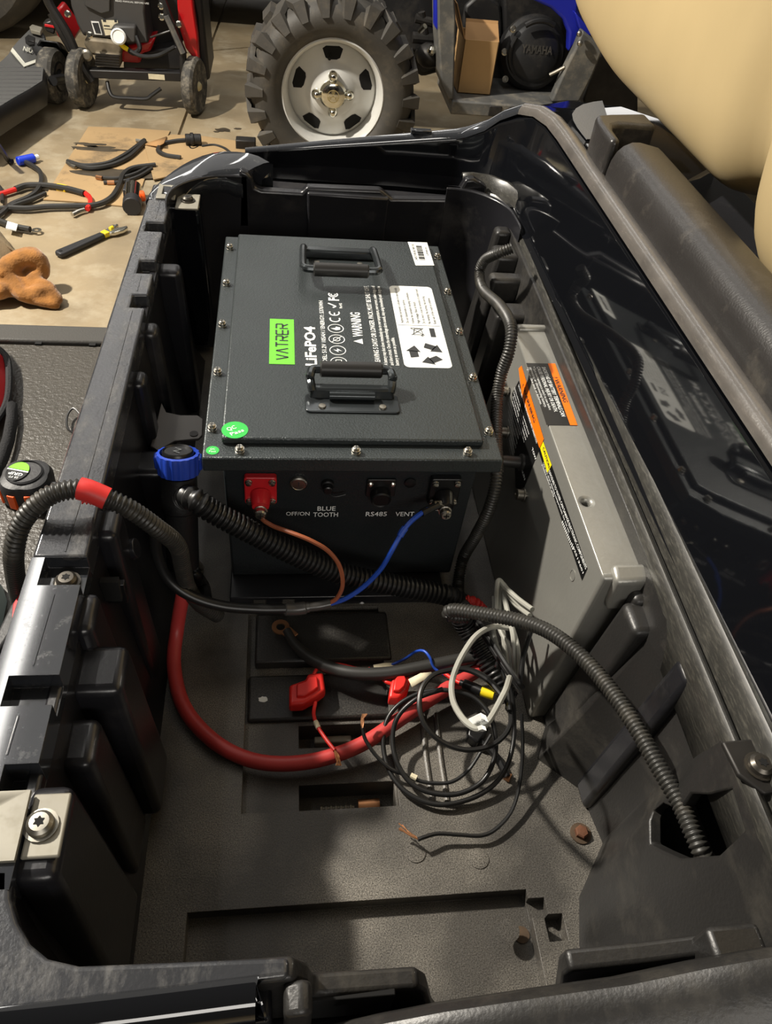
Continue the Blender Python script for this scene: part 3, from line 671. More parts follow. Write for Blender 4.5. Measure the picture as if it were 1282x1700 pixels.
s.text('LEAVING 5 DAYS OR LONGER. PACK MUST BE SHUT OFF.', .138, -.0470, .218, .0075, .012)
s.text('A battery may shut down immediately due to over-temperature, over-current, undervoltage, and', .134, -.0570, .222, .0055, .008)
s.text('and short-circuit. Once the undervoltage alarm sounds, stop using immediately and charge the', .134, -.0655, .222, .0055, .008)
s.text('battery as soon as possible.', .134, -.0735, .072, .0055, .008)
s.build('printed_text', 'print_white', bat)
wl = LP(.0005); u0, u1, v0, v1 = .130, .360, -.151, -.0810
wl.poly(rrect(u0, v0, u1, v1, .008)).build('recycling_label', 'sticker_white', bat)
s = LP(.0009)
for k in range(3):
    a0 = math.radians(90+120*k); cu, cv = .166, -.117
    def rp(r, a): return (cu+r*math.cos(a), cv+r*math.sin(a))
    s.poly([rp(.027, a0+math.radians(26)), rp(.026, a0-math.radians(14)), rp(.0135, a0-math.radians(22)), rp(.0150, a0+math.radians(38))])
    s.poly([rp(.030, a0-math.radians(10)), rp(.025, a0-math.radians(52)), rp(.0085, a0-math.radians(20))])
s.stroke([(.241, -.148), (.241, -.083)], .0007); s.rect(.210, -.138, .234, -.130)
s.stroke([(.2140, -.101), (.2330, -.121)], .0012); s.stroke([(.2140, -.121), (.2330, -.101)], .0012); s.stroke([(.215, -.104), (.231, -.107), (.231, -.117), (.215, -.119), (.215, -.104)], .0010); s.ring(.2125, -.117, .002, .001, 8); s.stroke([(.233, -.102), (.233, -.119)], .0012)
for i, tx in enumerate(('Authorized personnel is allowed to operate only.', 'Do not disassemble or destroy.', 'Follow the standard charging conditions.', 'High voltage. Risk of shock.', 'Do not short circuit the terminals of a battery pack.', 'No dumping. No burning. No piercing.', 'Keep out of the reach of children.')):
    s.text(tx, .247, -.0925-.0085*i, min(.106, .0023*len(tx)), .0044, .004)
s.build('label_print', 'print_dark', bat)
q = [uv(677, 402), uv(709, 403), uv(721, 441), uv(690, 441)]
bl0 = LP(.0005); bl0.poly([q[3], q[2], q[1], q[0]][::-1] if False else [q[3], q[0], q[1], q[2]]); bl0.build('barcode_label', 'sticker_white', bat)
s = LP(.0009); random.seed(3)
for k in range(16):
    u = .452+k*.0034; s.rect(u, -.1535, u+random.choice((.0010, .0018, .0024)), -.143)
s.text('2405310018C48V105', .450, -.1400, .060, .0045); s.text('LFP48105', .470, -.1620, .03, .0035)
s.build('barcode_print', 'print_dark', bat)
def sticker(px, py, r, z, name, parent, ls):
    c = at_z(px, py, z); o = MB().lathe([(r, 0), (r, .0005)], c, (0, 0, 1), 30).build(name, 'sticker_green', parent); return c
c = sticker(390, 714, .0165, LZ, 'round_sticker', bat, '')
s = Print((c.x, c.y, LZ), V((.86, .5, 0)), V((-.5, .86, 0)), .0009); s.text('QC', -.0085, .0015, .012, .0065, .01); s.text('Pass', -.009, -.0085, .018, .0060, .01); s.build('sticker_text', 'print_white', bat)
c = sticker(353, 748, .0080, 0, 'round_sticker', bat, '')
s = Print((c.x, c.y, 0), (1, 0, 0), (0, 1, 0), .0009); s.text('QC', -.003, .0005, .006, .003); s.text('Pass', -.004, -.0038, .008, .003); s.build('sticker_text', 'print_white', bat)
# front face: terminals, switch, sockets, lettering
FYB = -.0300
def FPt(lift=.0008): return Print((0, FYB, 0), (1, 0, 0), (0, 0, 1), lift)
def fxz(px, py): q = at_y(px, py, FYB); return q.x, q.z
s = FPt(.0004); s.O.y = -.0298
def ftext(st, a, b, h):
    x0, z0 = fxz(*a); x1, z1 = fxz(*b); s.text(st, x0, z0, x1-x0, h, .006)
s.lift = .0012
ftext('OFF/ON', (475, 855), (514, 855), .0072); ftext('BLUE', (527, 847), (557, 847), .0085); ftext('TOOTH', (520, 857), (561, 857), .0085); ftext('RS485', (607, 856), (642, 856), .0085); ftext('VENT', (656, 856), (687, 856), .0085)
s.text('-', .121, -.118, .010, .004); s.build('printed_text', 'print_white', bat)
def terminal(px, py, m, cover):
    x, z = fxz(px, py)
    T = MB(); T.prism([(x+a, FYB+.001, z+b) for a, b in rrect(-.021, -.026, .021, .022, .004)], (0, -.010, 0)); t = T.build('terminal_block', m, bat, .0015)
    MB().lathe([(.014, 0), (.012, .016), (.011, .020)], (x, FYB-.008, z-.008), (0, -1, -.25), 18).build('terminal_boss', m, t)
    for a, b in ((-.015, .015), (.015, .015), (-.015, -.019), (.015, -.019)):
        k = MB(); k.lathe([(.0048, 0), (.0048, .002), (.0040, .003), (.0040, .005), (.0015, .006)], (x+a, FYB-.009, z+b), (0, -1, 0), 12); k.build('screw', 'steel', t)
    d = V((0, -1, .12)); p = V((x, FYB-.022, z-.019)); st = MB()
    st.lathe([(.0095, 0), (.0095, .002), (.0075, .0025), (.0075, .006), (.0090, .0065), (.0090, .0085), (.0078, .009), (.0078, .016), (.006, .018), (.002, .0185)], p, d, 14); S = st.build('terminal_bolt', 'steel', t)
    e = p+d.normalized()*.0188; kx = MB(); kx.box((e.x-.004, e.y-.0006, e.z-.0006), (e.x+.004, e.y+.0004, e.z+.0006)); kx.box((e.x-.0006, e.y-.0006, e.z-.004), (e.x+.0006, e.y+.0004, e.z+.004)); kx.build('cross_slot', 'hole', t)
    return p+d*.004
PT = terminal(433, 806, 'terminal_red', True); NT = terminal(737, 808, 'terminal_black', True)
x, z = fxz(496, 801); t = MB().lathe([(.0115, 0), (.0115, .004), (.0095, .005), (.0088, .0042), (.001, .0042)], (x, FYB, z), (0, -1, 0), 24).build('power_button', 'steel', bat)
MB().box((x-.0006, FYB-.0056, z-.004), (x+.0006, FYB-.0040, z+.004)).build('button_mark', 'print_dark', t)
x, z = fxz(544, 803); t = MB().lathe([(.0085, 0), (.0085, .005), (.0065, .006), (.0065, .014), (.005, .015)], (x, FYB, z), (0, -1, 0), 18).build('bluetooth_socket', 'terminal_black', bat)
MB().tube([(x, FYB-.012, z-.006), (x+.01, FYB-.012, z-.012), (x+.024, FYB-.010, z-.010)], .0012, 6).build('cap_tether', 'terminal_black', t)
x, z = fxz(632, 812)
t = MB().prism([(x+a, FYB, z+b) for a, b in rrect(-.020, -.012, .020, .020, .003)], (0, -.003, 0)).build('data_socket', 'terminal_black', bat, .001)
for a in (-.015, .015): MB().lathe([(.0042, 0), (.0042, .002), (.002, .0035)], (x+a, FYB-.003, z+.012), (0, -1, 0), 12).build('screw', 'steel', t)
MB().lathe([(.014, 0), (.014, .012), (.0125, .014), (.011, .013), (.002, .013)], (x, FYB-.002, z-.006), (0, -1, -.1), 20).build('socket_cap', 'terminal_black', t)
x, z = fxz(681, 801); MB().lathe([(.008, 0), (.008, .002), (.005, .003)], (x, FYB, z), (0, -1, 0), 16).build('vent_plug', 'terminal_black', bat)

# tray that carries the battery
tr = thing('battery_tray', 'black plastic tray with notched front lip under the grey battery', 'tray', (0, .22, -.28))
o = MB().box((-.168, -.066, -.28), (.150, .50, -.262)).build('tray_base', 'tub_plastic', tr, smooth=False)
cc = []
for px in (430, 480):
    c = at_y(px, 972, -.066); k = tool(MB().box((c.x-.009, -.08, -.285), (c.x+.009, -.052, -.268))); k.data.transform(Matrix.Translation(-ORG[tr.name])); k.parent = tr; cc.append(k)
cut(o, cc, .002)
# ------------------------------------------------------------------ motor controller
ctl = thing('motor_controller', 'cast aluminium motor controller with orange warning labels beside the battery', 'motor controller', (.29, 0, -.28))
TZ = 0.0
ca = [(.2725, .262), (.340, .262), (.334, -.250), (.264, -.254)]; cb = [(.240, .262), (.300, .262), (.300, -.262), (.238, -.268)]
box = MB().hexa([(x, y, -.28) for x, y in cb], [(x, y, TZ) for x, y in ca]).build('housing', 'alu', ctl, smooth=False)
hc = at_z(974, 833, TZ); k = tool(MB().cyl(hc+V((0, 0, -.03)), hc+V((0, 0, .03)), .0055, 16)); k.data.transform(Matrix.Translation(-ORG[ctl.name])); k.parent = ctl
cut(box, [k], .006, 3)
MB().hexa([(.276, .250, TZ-.01), (.335, .252, TZ-.01), (.335, .268, TZ-.01), (.276, .268, TZ-.01)], [(.276, .252, TZ+.006), (.335, .254, TZ+.006), (.335, .266, TZ+.006), (.276, .266, TZ+.006)]).build('mounting_foot', 'alu', ctl, .004)
MB().hexa([(.276, -.262, TZ-.05), (.335, -.262, TZ-.05), (.335, -.236, TZ-.02), (.276, -.236, TZ-.02)], [(.276, -.262, TZ+.002), (.335, -.260, TZ+.002), (.335, -.238, TZ+.008), (.276, -.238, TZ+.008)]).build('mounting_foot', 'alu', ctl, .006, 3)
f0 = V((cb[3][0], cb[3][1], -.28)); f1 = V((ca[3][0], ca[3][1], TZ)); f2 = V((ca[0][0], ca[0][1], TZ))
FU = (f1-f2).normalized(); fn = FU.cross(f1-f0).normalized()
if fn.x > 0: fn = -fn
FW = fn.cross(FU).normalized()
if FW.z < 0: FW = -FW
def at_f(px, py): d = ray(px, py); return CAM+d*((f1-CAM).dot(fn)/d.dot(fn))
def fuv(px, py): q = at_f(px, py)-f1; return q.dot(FU), q.dot(FW)
def CF(l=.0005):
    s = Print(f1, FU, FW, l); s.n = fn; return s
def CT(l=.0005): return Print((0, 0, TZ), (0, -1, 0), (1, 0, 0), l)
def tuv(px, py): q = at_z(px, py, TZ); return -q.y, q.x
# top label
a = tuv(873, 603); b2 = tuv(906, 706); cU0, cU1 = a[0], b2[0]; vx0 = .267; vx1 = .312
CT().poly([(cU0, vx0+.003), (cU1, vx0-.002), (cU1, vx1-.003), (cU0, vx1+.003)]).build('warning_label', 'label_black', ctl)
CT(.0009).poly([(cU0, vx1-.0085), (cU1, vx1-.0135), (cU1, vx1-.003), (cU0, vx1+.003)]).build('warning_band', 'label_orange', ctl)
s = CT(.0009)
s.text('SHORTING OF BATTERY TERMINALS CAN', cU0+.010, vx1-.0205, .118, .0058, .015); s.text('CAUSE PERSONAL INJURY OR DEATH.', cU0+.010, vx1-.0285, .108, .0056, .01)
s.text('* Turn tow/maintenance switch to tow before', cU0+.010, vx1-.0350, .104, .0040); s.text('  connecting or disconnecting battery.', cU0+.012, vx1-.0400, .096, .0040); s.text('* Do not place tools on batteries.', cU0+.012, vx1-.0450, .090, .0036)
s.build('label_print', 'print_white', ctl)
s = CT(.0013); s.text('! WARNING', cU0+.036, vx1-.0095, .060, .0068, .01); s.build('label_heading', 'print_dark', ctl)
# face labels
def fpoly(pts, name, m, l=.0005): CF(l).poly([fuv(*p) for p in pts]).build(name, m, ctl)
fpoly([(862, 612), (867, 607), (904, 729), (897, 744), (868, 660)], 'warning_band', 'label_orange', .0009)
fpoly([(862, 632), (897, 744), (866, 822), (836, 780), (832, 690)], 'warning_label', 'label_black')
fpoly([(903, 733), (976, 944), (967, 964), (895, 750)], 'caution_label', 'label_black')
fpoly([(903, 733), (917, 772), (910, 785), (898, 744)], 'caution_band', 'label_yellow', .0009)
def face_text(items, name, m, l=.0010):              # lines of print set along a run on the face: (text, start, end, height)
    bm_ = bmesh.new()
    for st, A_, B_, h in items:
        p, q = at_f(*A_), at_f(*B_); U_ = (q-p); Lw = U_.length; U_.normalize(); W_ = fn.cross(U_).normalized()
        if W_.z < 0: W_ = -W_
        pr_ = Print(p, U_, W_, l); pr_.n = fn; pr_.bm.free(); pr_.bm = bm_; pr_.text(st, 0, 0, Lw, h, .008)
    me = bpy.data.meshes.new(name); bm_.to_mesh(me); bm_.free(); return link(name, me, m, ctl, smooth=False)
face_text([('! WARNING', (868.5, 642), (888, 703), .0060), ('CAUTION', (902.5, 745), (912.5, 778), .0050)], 'label_heading', 'print_dark', .0014)
its = [('EXPOSURE TO WATER CAN DAMAGE ELECTRONIC COMPONENTS', (912, 784), (973.5, 946), .0046), ('Use care when cleaning compartment. Do not use', (903, 770), (946, 885), .0030), ('pressure washer or spray', (901, 772), (921, 826), .0026), ('102513601', (951, 905), (969, 953), .0030), ('IIIIIIIIIIIII', (934, 868), (952, 913), .0040)]
face_text(its, 'caution_print', 'print_white', .0010)
its = [('DO NOT OPERATE UNTIL YOU HAVE READ AND UNDERSTOOD', (861.5, 641), (892, 737), .0036)]
for k, tx in enumerate(('Operate only from driver side. Keep entire body inside', 'Keep feet and hands inside vehicle. Keep hands', 'Do not start vehicle until all occupants are', 'Avoid starting or stopping abruptly. Drive')):
    its.append((tx, (855-k*1.2, 645+k*7.5), (879-k*2.6, 722+k*4.5), .0030))
for k in range(9): its.append(('Shut key switch off and set brake before leaving', (845-k*.9, 660+k*8.5), (864-k*2.2, 722+k*7.5), .0030))
face_text(its, 'warning_print', 'print_white', .0010)
face_text([('TOW', (884, 746), (890, 765), .0045)], 'switch_print', 'print_white', .0010)
face_text([('RUN', (867, 781), (872, 798), .0045)], 'switch_print', 'print_white', .0010)
c = at_f(951, 955); MB().lathe([(.0075, 0), (.0075, .0008), (.0062, .0008), (.0062, .0002), (.002, .0002)], c, fn, 20).build('cast_mark', 'alu', ctl)
def cap_screw(px, py, r=.008):
    c = at_f(px, py); MB().lathe([(r*.6, -.002), (r*.6, .004), (r*1.3, .004), (r*1.3, .006), (r, .0062), (r, .015), (r*.8, .016), (r*.45, .016), (r*.4, .011), (.001, .011)], c, fn, 16).build('screw', 'steel_dull', ctl)
cap_screw(846, 718); cap_screw(874, 822); cap_screw(846, 650, .007)
c = at_f(868, 768); MB().lathe([(.013, 0), (.013, .004), (.009, .006), (.0085, .028), (.0075, .034), (.004, .036)], c, fn, 16).build('rubber_boot', 'cable_dark', ctl)
# low black fin block at the controller's near end
# ------------------------------------------------------------------ cables
def floorify(p, r, z0=-.28): p.z = max(p.z, z0+r+.0005); return p
def cable(name, label, cat, pts, r, m, conv, part='sheath', rings=None, n=10, group=None, depth=.82):
    P = [conv(*p) for p in pts]; t = thing(name, label, cat, P[len(P)//2], group)
    MB().tube(P, r, n, rings, depth).build(part, m, t, angle=60); return t, P
lc, P = cable('corrugated_conduit', 'black corrugated conduit with a red tape wrap arching over the left rail', 'conduit',
    [(34, 1000, -.13), (26, 960, -.06), (23, 915, .0), (38, 865, .034), (80, 824, .058), (130, 812, .062), (165, 822, .056), (215, 845, .040), (262, 878, .005), (294, 905, -.045), (303, 940, -.10), (312, 975, -.16), (332, 1003, -.215), (362, 1022, -.262)], .0108, 'conduit', at_z, 'conduit', .0052, 12)
R = [at_z(*q) for q in ((132, 811, .0622), (150, 816, .060), (178, 828, .053))]
MB().tube(R, .0122, 14).build('tape_wrap', 'tape_red', lc)
b = MB(); R2 = [at_z(136, 832, .047), at_z(150, 833, .046), at_z(172, 836, .047)]; b.tube(R2, lambda t: .0032, 8, .004, .5); b.build('tape_tail', 'wire_red', lc)
tk, P = cable('corrugated_conduit', 'thickest black corrugated conduit lying across the front of the battery', 'conduit',
    [(300, 850, -.03), (304, 828, -.055), (322, 829, -.075), (355, 850, -.08), (420, 885, -.085), (500, 925, -.09), (570, 953, -.092), (640, 968, -.092), (700, 980, -.092), (740, 988, -.092), (765, 1001, -.094)], .0158, 'conduit_black', at_y, 'conduit', .0070, 14, depth=.76)
MB().tube([at_y(762, 999, -.094), at_y(785, 1001, -.097), at_y(800, 1014, -.10)], .0105, 12, .006, .85).build('tape_wrap', 'tape_red', tk)
ra, P = cable('corrugated_conduit', 'thin black corrugated conduit running down between battery and controller', 'conduit',
    [(850, 412, .285), (825, 421, .262), (804, 433, .250), (796, 455, .246), (803, 482, .244), (830, 508, .242), (848, 540, .238), (846, 580, .234), (833, 620, .228), (826, 660, .223), (824, 720, .217), (825, 790, .210), (812, 845, .204), (790, 890, .196), (768, 930, .186), (761, 980, .176), (772, 1008, .170)], .0092, 'conduit', at_x, 'conduit', .0042, 12)
rb, P = cable('corrugated_conduit', 'black corrugated conduit arching to the square hole in the right wall', 'conduit',
    [(775, 1024, -.175), (752, 1023, -.17), (745, 1017, -.165), (756, 1013, -.155), (800, 1019, -.14), (860, 1030, -.12), (910, 1048, -.10), (960, 1085, -.085), (1010, 1140, -.075), (1055, 1205, -.07), (1095, 1275, -.07), (1130, 1335, -.07), (1152, 1385, -.07), (1168, 1420, -.075), (1185, 1440, -.09)], .0095, 'conduit', at_z, 'conduit', .0046, 12)
cable('corrugated_conduit', 'short black split conduit dropping behind the coiled wires beside the controller', 'conduit',
    [(762, 1020, -.19), (775, 1045, -.21), (800, 1085, -.225), (825, 1125, -.24), (845, 1160, -.262)], .0145, 'conduit_black', at_z, 'conduit', .0066, 12, depth=.78)
cr, P = cable('power_cable', 'thick red power cable looping over the bay floor', 'cable',
    [(304, 985, -.19), (294, 1045, -.245), (289, 1105, -.266), (304, 1170, -.269), (345, 1222, -.2695), (400, 1256, -.2695), (460, 1268, -.2695), (530, 1261, -.268), (600, 1236, -.262), (660, 1197, -.257), (720, 1157, -.254), (780, 1121, -.25), (815, 1098, -.245), (850, 1075, -.24)], .0096, 'cable_red', at_z, n=14)
cbk, P = cable('power_cable', 'thick black power cable with copper ring lug crossing the bay floor', 'cable',
    [(476, 1047, -.262), (492, 1073, -.262), (530, 1101, -.258), (580, 1117, -.252), (640, 1118, -.246), (700, 1108, -.24), (760, 1096, -.236), (810, 1086, -.232), (845, 1070, -.23)], lambda t: .0062+.0028*min(1, t*3.5), 'cable_dark', at_z, n=14)
def lug(px, py, z, dirpx, r, parent, m='copper', name='ring_lug'):
    c = at_z(px, py, z); d = (at_z(*dirpx, z)-c).normalized(); s_ = V((-d.y, d.x, 0)); b = MB()
    ro = [[c+(d*math.cos(2*PI*k/20)+s_*math.sin(2*PI*k/20))*rr+V((0, 0, h)) for k in range(20)] for rr, h in ((r*.5, -.0012), (r, -.0012), (r, .0012), (r*.5, .0012), (r*.5, -.0012))]
    b.grid(ro, True); b.build(name, m, parent)
    MB().prism([c+d*(r*.8)+s_*r*.7, c+d*(r*2.2)+s_*r*.62, c+d*(r*2.2)-s_*r*.62, c+d*(r*.8)-s_*r*.7], (0, 0, .003)).build('lug_barrel', m, parent, .001)
lug(466, 1041, -.264, (480, 1052), .0125, cbk, 'copper')
# four core supply lead with brown and blue conductors
ld, P = cable('supply_lead', 'black supply lead splitting into brown and blue wires below the battery terminals', 'cable',
    [(262, 868, -.115), (258, 890, -.12), (262, 925, -.125), (280, 962, -.135), (318, 990, -.145), (370, 1006, -.15), (430, 1011, -.15), (474, 1011, -.148)], .0072, 'cable_black', at_y, n=12)
MB().tube([at_y(470, 1011, -.148), at_y(492, 1011, -.146), at_y(513, 1008, -.144)], lambda t: .0088 if .08 < t < .9 else .0074, 14).build('heat_shrink', 'shrink', ld)
MB().tube([at_y(512, 1008, -.144), at_y(530, 1006, -.142), at_y(549, 1002, -.140)], .0064, 12).build('inner_sheath', 'shrink', ld)
MB().tube([at_y(546, 1002, -.140), at_y(560, 992, -.138), at_y(569, 970, -.132), at_y(564, 940, -.124), at_y(545, 915, -.118), at_y(515, 897, -.112), at_y(480, 883, -.10), at_y(455, 874, -.085), at_y(438, 864, -.072), PT+V((0, -.002, -.010)), PT+V((0, 0, 0))], .0030, 8).build('brown_wire', 'wire_brown', ld)
MB().tube([at_y(547, 1003, -.140), at_y(575, 993, -.136), at_y(605, 973, -.128), at_y(632, 945, -.120), at_y(650, 915, -.112), at_y(664, 890, -.10), at_y(680, 868, -.088), at_y(702, 850, -.074), at_y(720, 841, -.064)], .0034, 8).build('blue_wire', 'wire_blue', ld)
MB().tube([at_y(664, 890, -.10), at_y(668, 883, -.096), at_y(673, 876, -.092)], .0048, 10).build('splice', 'wire_blue', ld)
MB().tube([at_y(700, 852, -.075), at_y(715, 844, -.066), at_y(728, 838, -.060)], .0052, 10).build('wire_boot', 'cable_black', ld)
b = MB(); c = at_y(733, 836, -.056); b.tube([c+V((-.012, -.004, .004)), c, NT], lambda t: .004, 8); b.build('crimp_ferrule', 'steel_dull', ld)
# fuse holders
def fuse(name, label, quad, z, h, wires):
    P = [at_z(*q, z) for q in quad]; cen = sum(P, V((0, 0, 0)))/len(P); t = thing(name, label, 'fuse holder', (cen.x, cen.y, z))
    e = [(p-cen) for p in P]
    MB().grid([[cen+v*.94 for v in e], [cen+v+V((0, 0, h*.25)) for v in e], [cen+v+V((0, 0, h*.8)) for v in e], [cen+v*.88+V((0, 0, h)) for v in e]], True, True, True).build('fuse_body', 'wire_red', t, .002)
    MB().grid([[cen+v*.62+V((0, 0, h*.9)) for v in e], [cen+v*.58+V((0, 0, h*1.25)) for v in e]], True, True, True).build('fuse_cap', 'wire_red', t, .0015)
    for w in wires:
        MB().tube([at_z(*q) for q in w], .0025, 8).build('red_wire', 'wire_red', t)
    return t
fz = -.279
f1_ = fuse('fuse_holder', 'red inline fuse holder on the bay floor with bare copper strands trailing', [(480, 1150), (506, 1141), (512, 1130), (536, 1128), (540, 1158), (524, 1170), (502, 1182), (480, 1183)], fz, .020, [[(517, 1135, -.262), (522, 1118, -.262), (532, 1107, -.262), (560, 1103, -.27), (600, 1112, -.27), (635, 1120, -.265)], [(524, 1166, -.266), (521, 1185, -.262), (527, 1205, -.258), (542, 1228, -.252), (556, 1246, -.247)]])
b = MB(); random.seed(5)
for k in range(7): b.tube([at_z(555, 1245, -.247), at_z(560+random.uniform(-3, 3), 1256, -.248), at_z(562+random.uniform(-5, 5), 1271, -.252)], .0008, 5)
b.build('copper_strands', 'copper', f1_)
MB().tube([at_z(524, 1198, -.259), at_z(529, 1209, -.257)], .0034, 8).build('wire_sleeve', 'paper', f1_)
f2_ = fuse('fuse_holder', 'red inline fuse holder wedged behind the looping red cable', [(648, 1140), (656, 1130), (674, 1128), (680, 1142), (674, 1160), (660, 1173), (643, 1172), (645, 1155)], -.266, .020, [[(652, 1136, -.25), (640, 1131, -.25), (630, 1122, -.255), (612, 1110, -.26)]])
# paper flags and the thin blue wire
def paper(px4, z, label, h=.004, m='paper'):
    P = [at_z(*q, z) for q in px4]; cen = sum(P, V())/4
    b = MB(); b.grid([[P[0], P[0].lerp(P[1], .5)+V((0, 0, h)), P[1]], [P[3], P[3].lerp(P[2], .5)+V((0, 0, h)), P[2]]]); o = b.build('paper_flag', m, None, solid=.0012); tag(o, label, 'label'); return o
paper([(678, 1128), (716, 1116), (719, 1127), (684, 1141)], -.236, 'creased cream paper tag on the wires above the red cable', .006)
paper([(620, 1104), (658, 1101), (660, 1109), (622, 1114)], -.262, 'small cream paper tag half under the thick black cable', .003)
bw, P = cable('thin_wire', 'thin blue wire bending up behind the thick black cable', 'wire', [(650, 1104, -.262), (672, 1094, -.25), (690, 1082, -.235), (704, 1081, -.225), (714, 1092, -.225), (722, 1110, -.235), (745, 1124, -.24), (765, 1134, -.235)], .0020, 'wire_blue', at_z, n=8)
rl, P = cable('ring_terminal_lead', 'short red lead with black boot and yellow crimp in the wire coil', 'wire', [(738, 1118, -.232), (750, 1126, -.230), (768, 1136, -.226)], .0028, 'wire_red', at_z, 'lead', n=8)
MB().tube([at_z(764, 1133, -.226), at_z(780, 1139, -.223), at_z(800, 1148, -.220)], lambda t: .0066 if t > .15 else .004, 12).build('rubber_boot', 'terminal_black', rl)
MB().tube([at_z(799, 1147, -.220), at_z(810, 1151, -.219), at_z(820, 1154, -.218)], .0066, 12).build('yellow_crimp', 'crimp_yellow', rl)
# coiled black signal wire
cw, P = cable('wire_coil', 'coiled thin black cable with frayed copper ends on the bay floor', 'cable',
    [(846, 1128, -.215), (853, 1180, -.235), (852, 1235, -.25), (835, 1285, -.262), (795, 1320, -.268), (735, 1336, -.270), (685, 1322, -.270), (652, 1290, -.268), (637, 1245, -.262), (641, 1200, -.25), (662, 1170, -.24), (700, 1150, -.232), (745, 1146, -.226), (785, 1157, -.224), (812, 1185, -.226), (823, 1225, -.234), (820, 1262, -.246), (800, 1298, -.258), (760, 1318, -.264), (715, 1316, -.266), (680, 1298, -.264), (658, 1262, -.257), (652, 1222, -.248), (662, 1188, -.235), (692, 1160, -.222), (735, 1144, -.218)], .0031, 'cable_black', at_z, n=8)
MB().tube([at_z(*q) for q in ((736, 1115, -.2), (765, 1110, -.2), (800, 1120, -.202), (832, 1150, -.206), (848, 1185, -.212), (842, 1215, -.218), (815, 1238, -.224), (776, 1245, -.226), (738, 1234, -.224), (710, 1210, -.216), (697, 1178, -.208), (700, 1145, -.202), (718, 1122, -.199), (745, 1113, -.198), (775, 1112, -.197), (808, 1128, -.196), (835, 1158, -.196))], .0034, 8).build('upper_loop', 'cable_black', cw)
MB().tube([at_z(*q) for q in ((602, 1208, -.235), (607, 1228, -.245), (625, 1255, -.255), (650, 1277, -.262), (675, 1287, -.266), (690, 1294, -.268), (715, 1300, -.268), (750, 1298, -.266), (778, 1278, -.262), (800, 1245, -.25), (815, 1220, -.245))], .0024, 8).build('loose_end', 'cable_black', cw)
MB().tube([at_z(*q) for q in ((866, 1185, -.21), (868, 1240, -.235), (863, 1300, -.255), (850, 1345, -.265), (825, 1375, -.268), (800, 1387, -.268), (765, 1386, -.266), (728, 1384, -.264), (704, 1390, -.262), (694, 1394, -.262))], .0024, 8).build('loose_end', 'cable_black', cw)
b = MB(); random.seed(8)
for k in range(8): b.tube([at_z(602, 1210, -.235), at_z(601+random.uniform(-2, 3), 1198, -.232), at_z(605+random.uniform(-5, 5), 1185, -.228)], .0008, 5)
for k in range(9): b.tube([at_z(694, 1393, -.262), at_z(684+random.uniform(-3, 3), 1386+random.uniform(-2, 3), -.262), at_z(666+random.uniform(-5, 3), 1372+random.uniform(-6, 6), -.262)], .0008, 5)
b.build('copper_strands', 'copper', cw)
for q in ((684, 1282), (698, 1290)): pass
MB().tube([at_z(682, 1287, -.266), at_z(692, 1292, -.266)], .0036, 8).build('wire_sleeve', 'paper', cw)
# loose black connector lying under the coil
cn = thing('wire_connector', 'small black plug with a brass blade under the wire coil', 'connector', at_z(800, 1250, -.28))
MB().prism([at_z(*q, -.2795) for q in ((775, 1205), (800, 1198), (808, 1222), (790, 1245), (772, 1232))], (0, 0, .018)).build('plug_body', 'terminal_black', cn, .003)
MB().prism([at_z(*q, -.2795) for q in ((836, 1285), (850, 1288), (845, 1300), (834, 1293))], (0, 0, .006)).build('brass_blade', 'copper', cn, .001)
MB().tube([at_z(795, 1228, -.27), at_z(820, 1250, -.27), at_z(842, 1290, -.274)], .005, 8).build('plug_tail', 'terminal_black', cn)
# grey bundle
gb = thing('grey_cable_bundle', 'bundle of pale grey cables bunched against the aluminium controller', 'cable', at_x(835, 1040, .20))
def strand(pts, r=.0036, m='cable_grey', name='grey_strand'): MB().tube([at_x(*q) for q in pts], r, 8).build(name, m, gb)
strand([(866, 1008, .226), (845, 985, .215), (830, 964, .205), (825, 975, .2), (824, 1016, .2), (819, 1042, .2), (826, 1075, .2), (838, 1100, .2), (846, 1130, .205)])
strand([(884, 1012, .228), (861, 995, .22), (843, 979, .213), (832, 970, .208), (829, 1010, .204), (836, 1055, .204), (841, 1100, .206), (848, 1135, .21)])
strand([(880, 1022, .228), (855, 1002, .222), (836, 980, .212), (843, 1016, .209), (852, 1055, .209), (854, 1092, .21), (856, 1125, .213)])
strand([(832, 985, .214), (838, 1010, .212), (849, 1035, .212), (860, 1075, .214), (862, 1120, .216)], .0030)
strand([(820, 990, .199), (822, 1020, .198), (832, 1050, .2), (845, 1075, .206), (850, 1110, .208)], .0030)
gl = MB().tube([at_x(*q) for q in ((846, 1043, .208), (826, 1040, .19), (810, 1043, .17), (790, 1056, .15), (773, 1079, .135), (758, 1108, .122), (750, 1137, .114), (753, 1166, .110), (768, 1192, .112), (785, 1207, .118), (799, 1209, .124), (812, 1196, .132), (822, 1180, .142), (831, 1163, .15), (840, 1145, .16), (846, 1125, .18))], .0038, 8).build('grey_loop', 'cable_grey', gb)
p4 = [at_x(*q, .124) for q in ((786, 1198), (808, 1188), (813, 1200), (791, 1210))]
b = MB(); b.prism(p4, (-.006, .004, 0)); b.build('cable_tag', 'sticker_white', gl, .001)
MB().prism([at_x(*q, .122) for q in ((799, 1208), (806, 1206), (808, 1213), (801, 1215))], (-.004, .002, 0)).build('tag_clasp', 'sticker_white', gl)
def sprint(px, py): return at_x(px, py, .1175)
o0 = sprint(788, 1206); u_ = (sprint(810, 1196)-o0); w_ = (sprint(786, 1198)-o0); pr_ = Print(o0, u_.normalized(), w_.normalized(), -.0005)
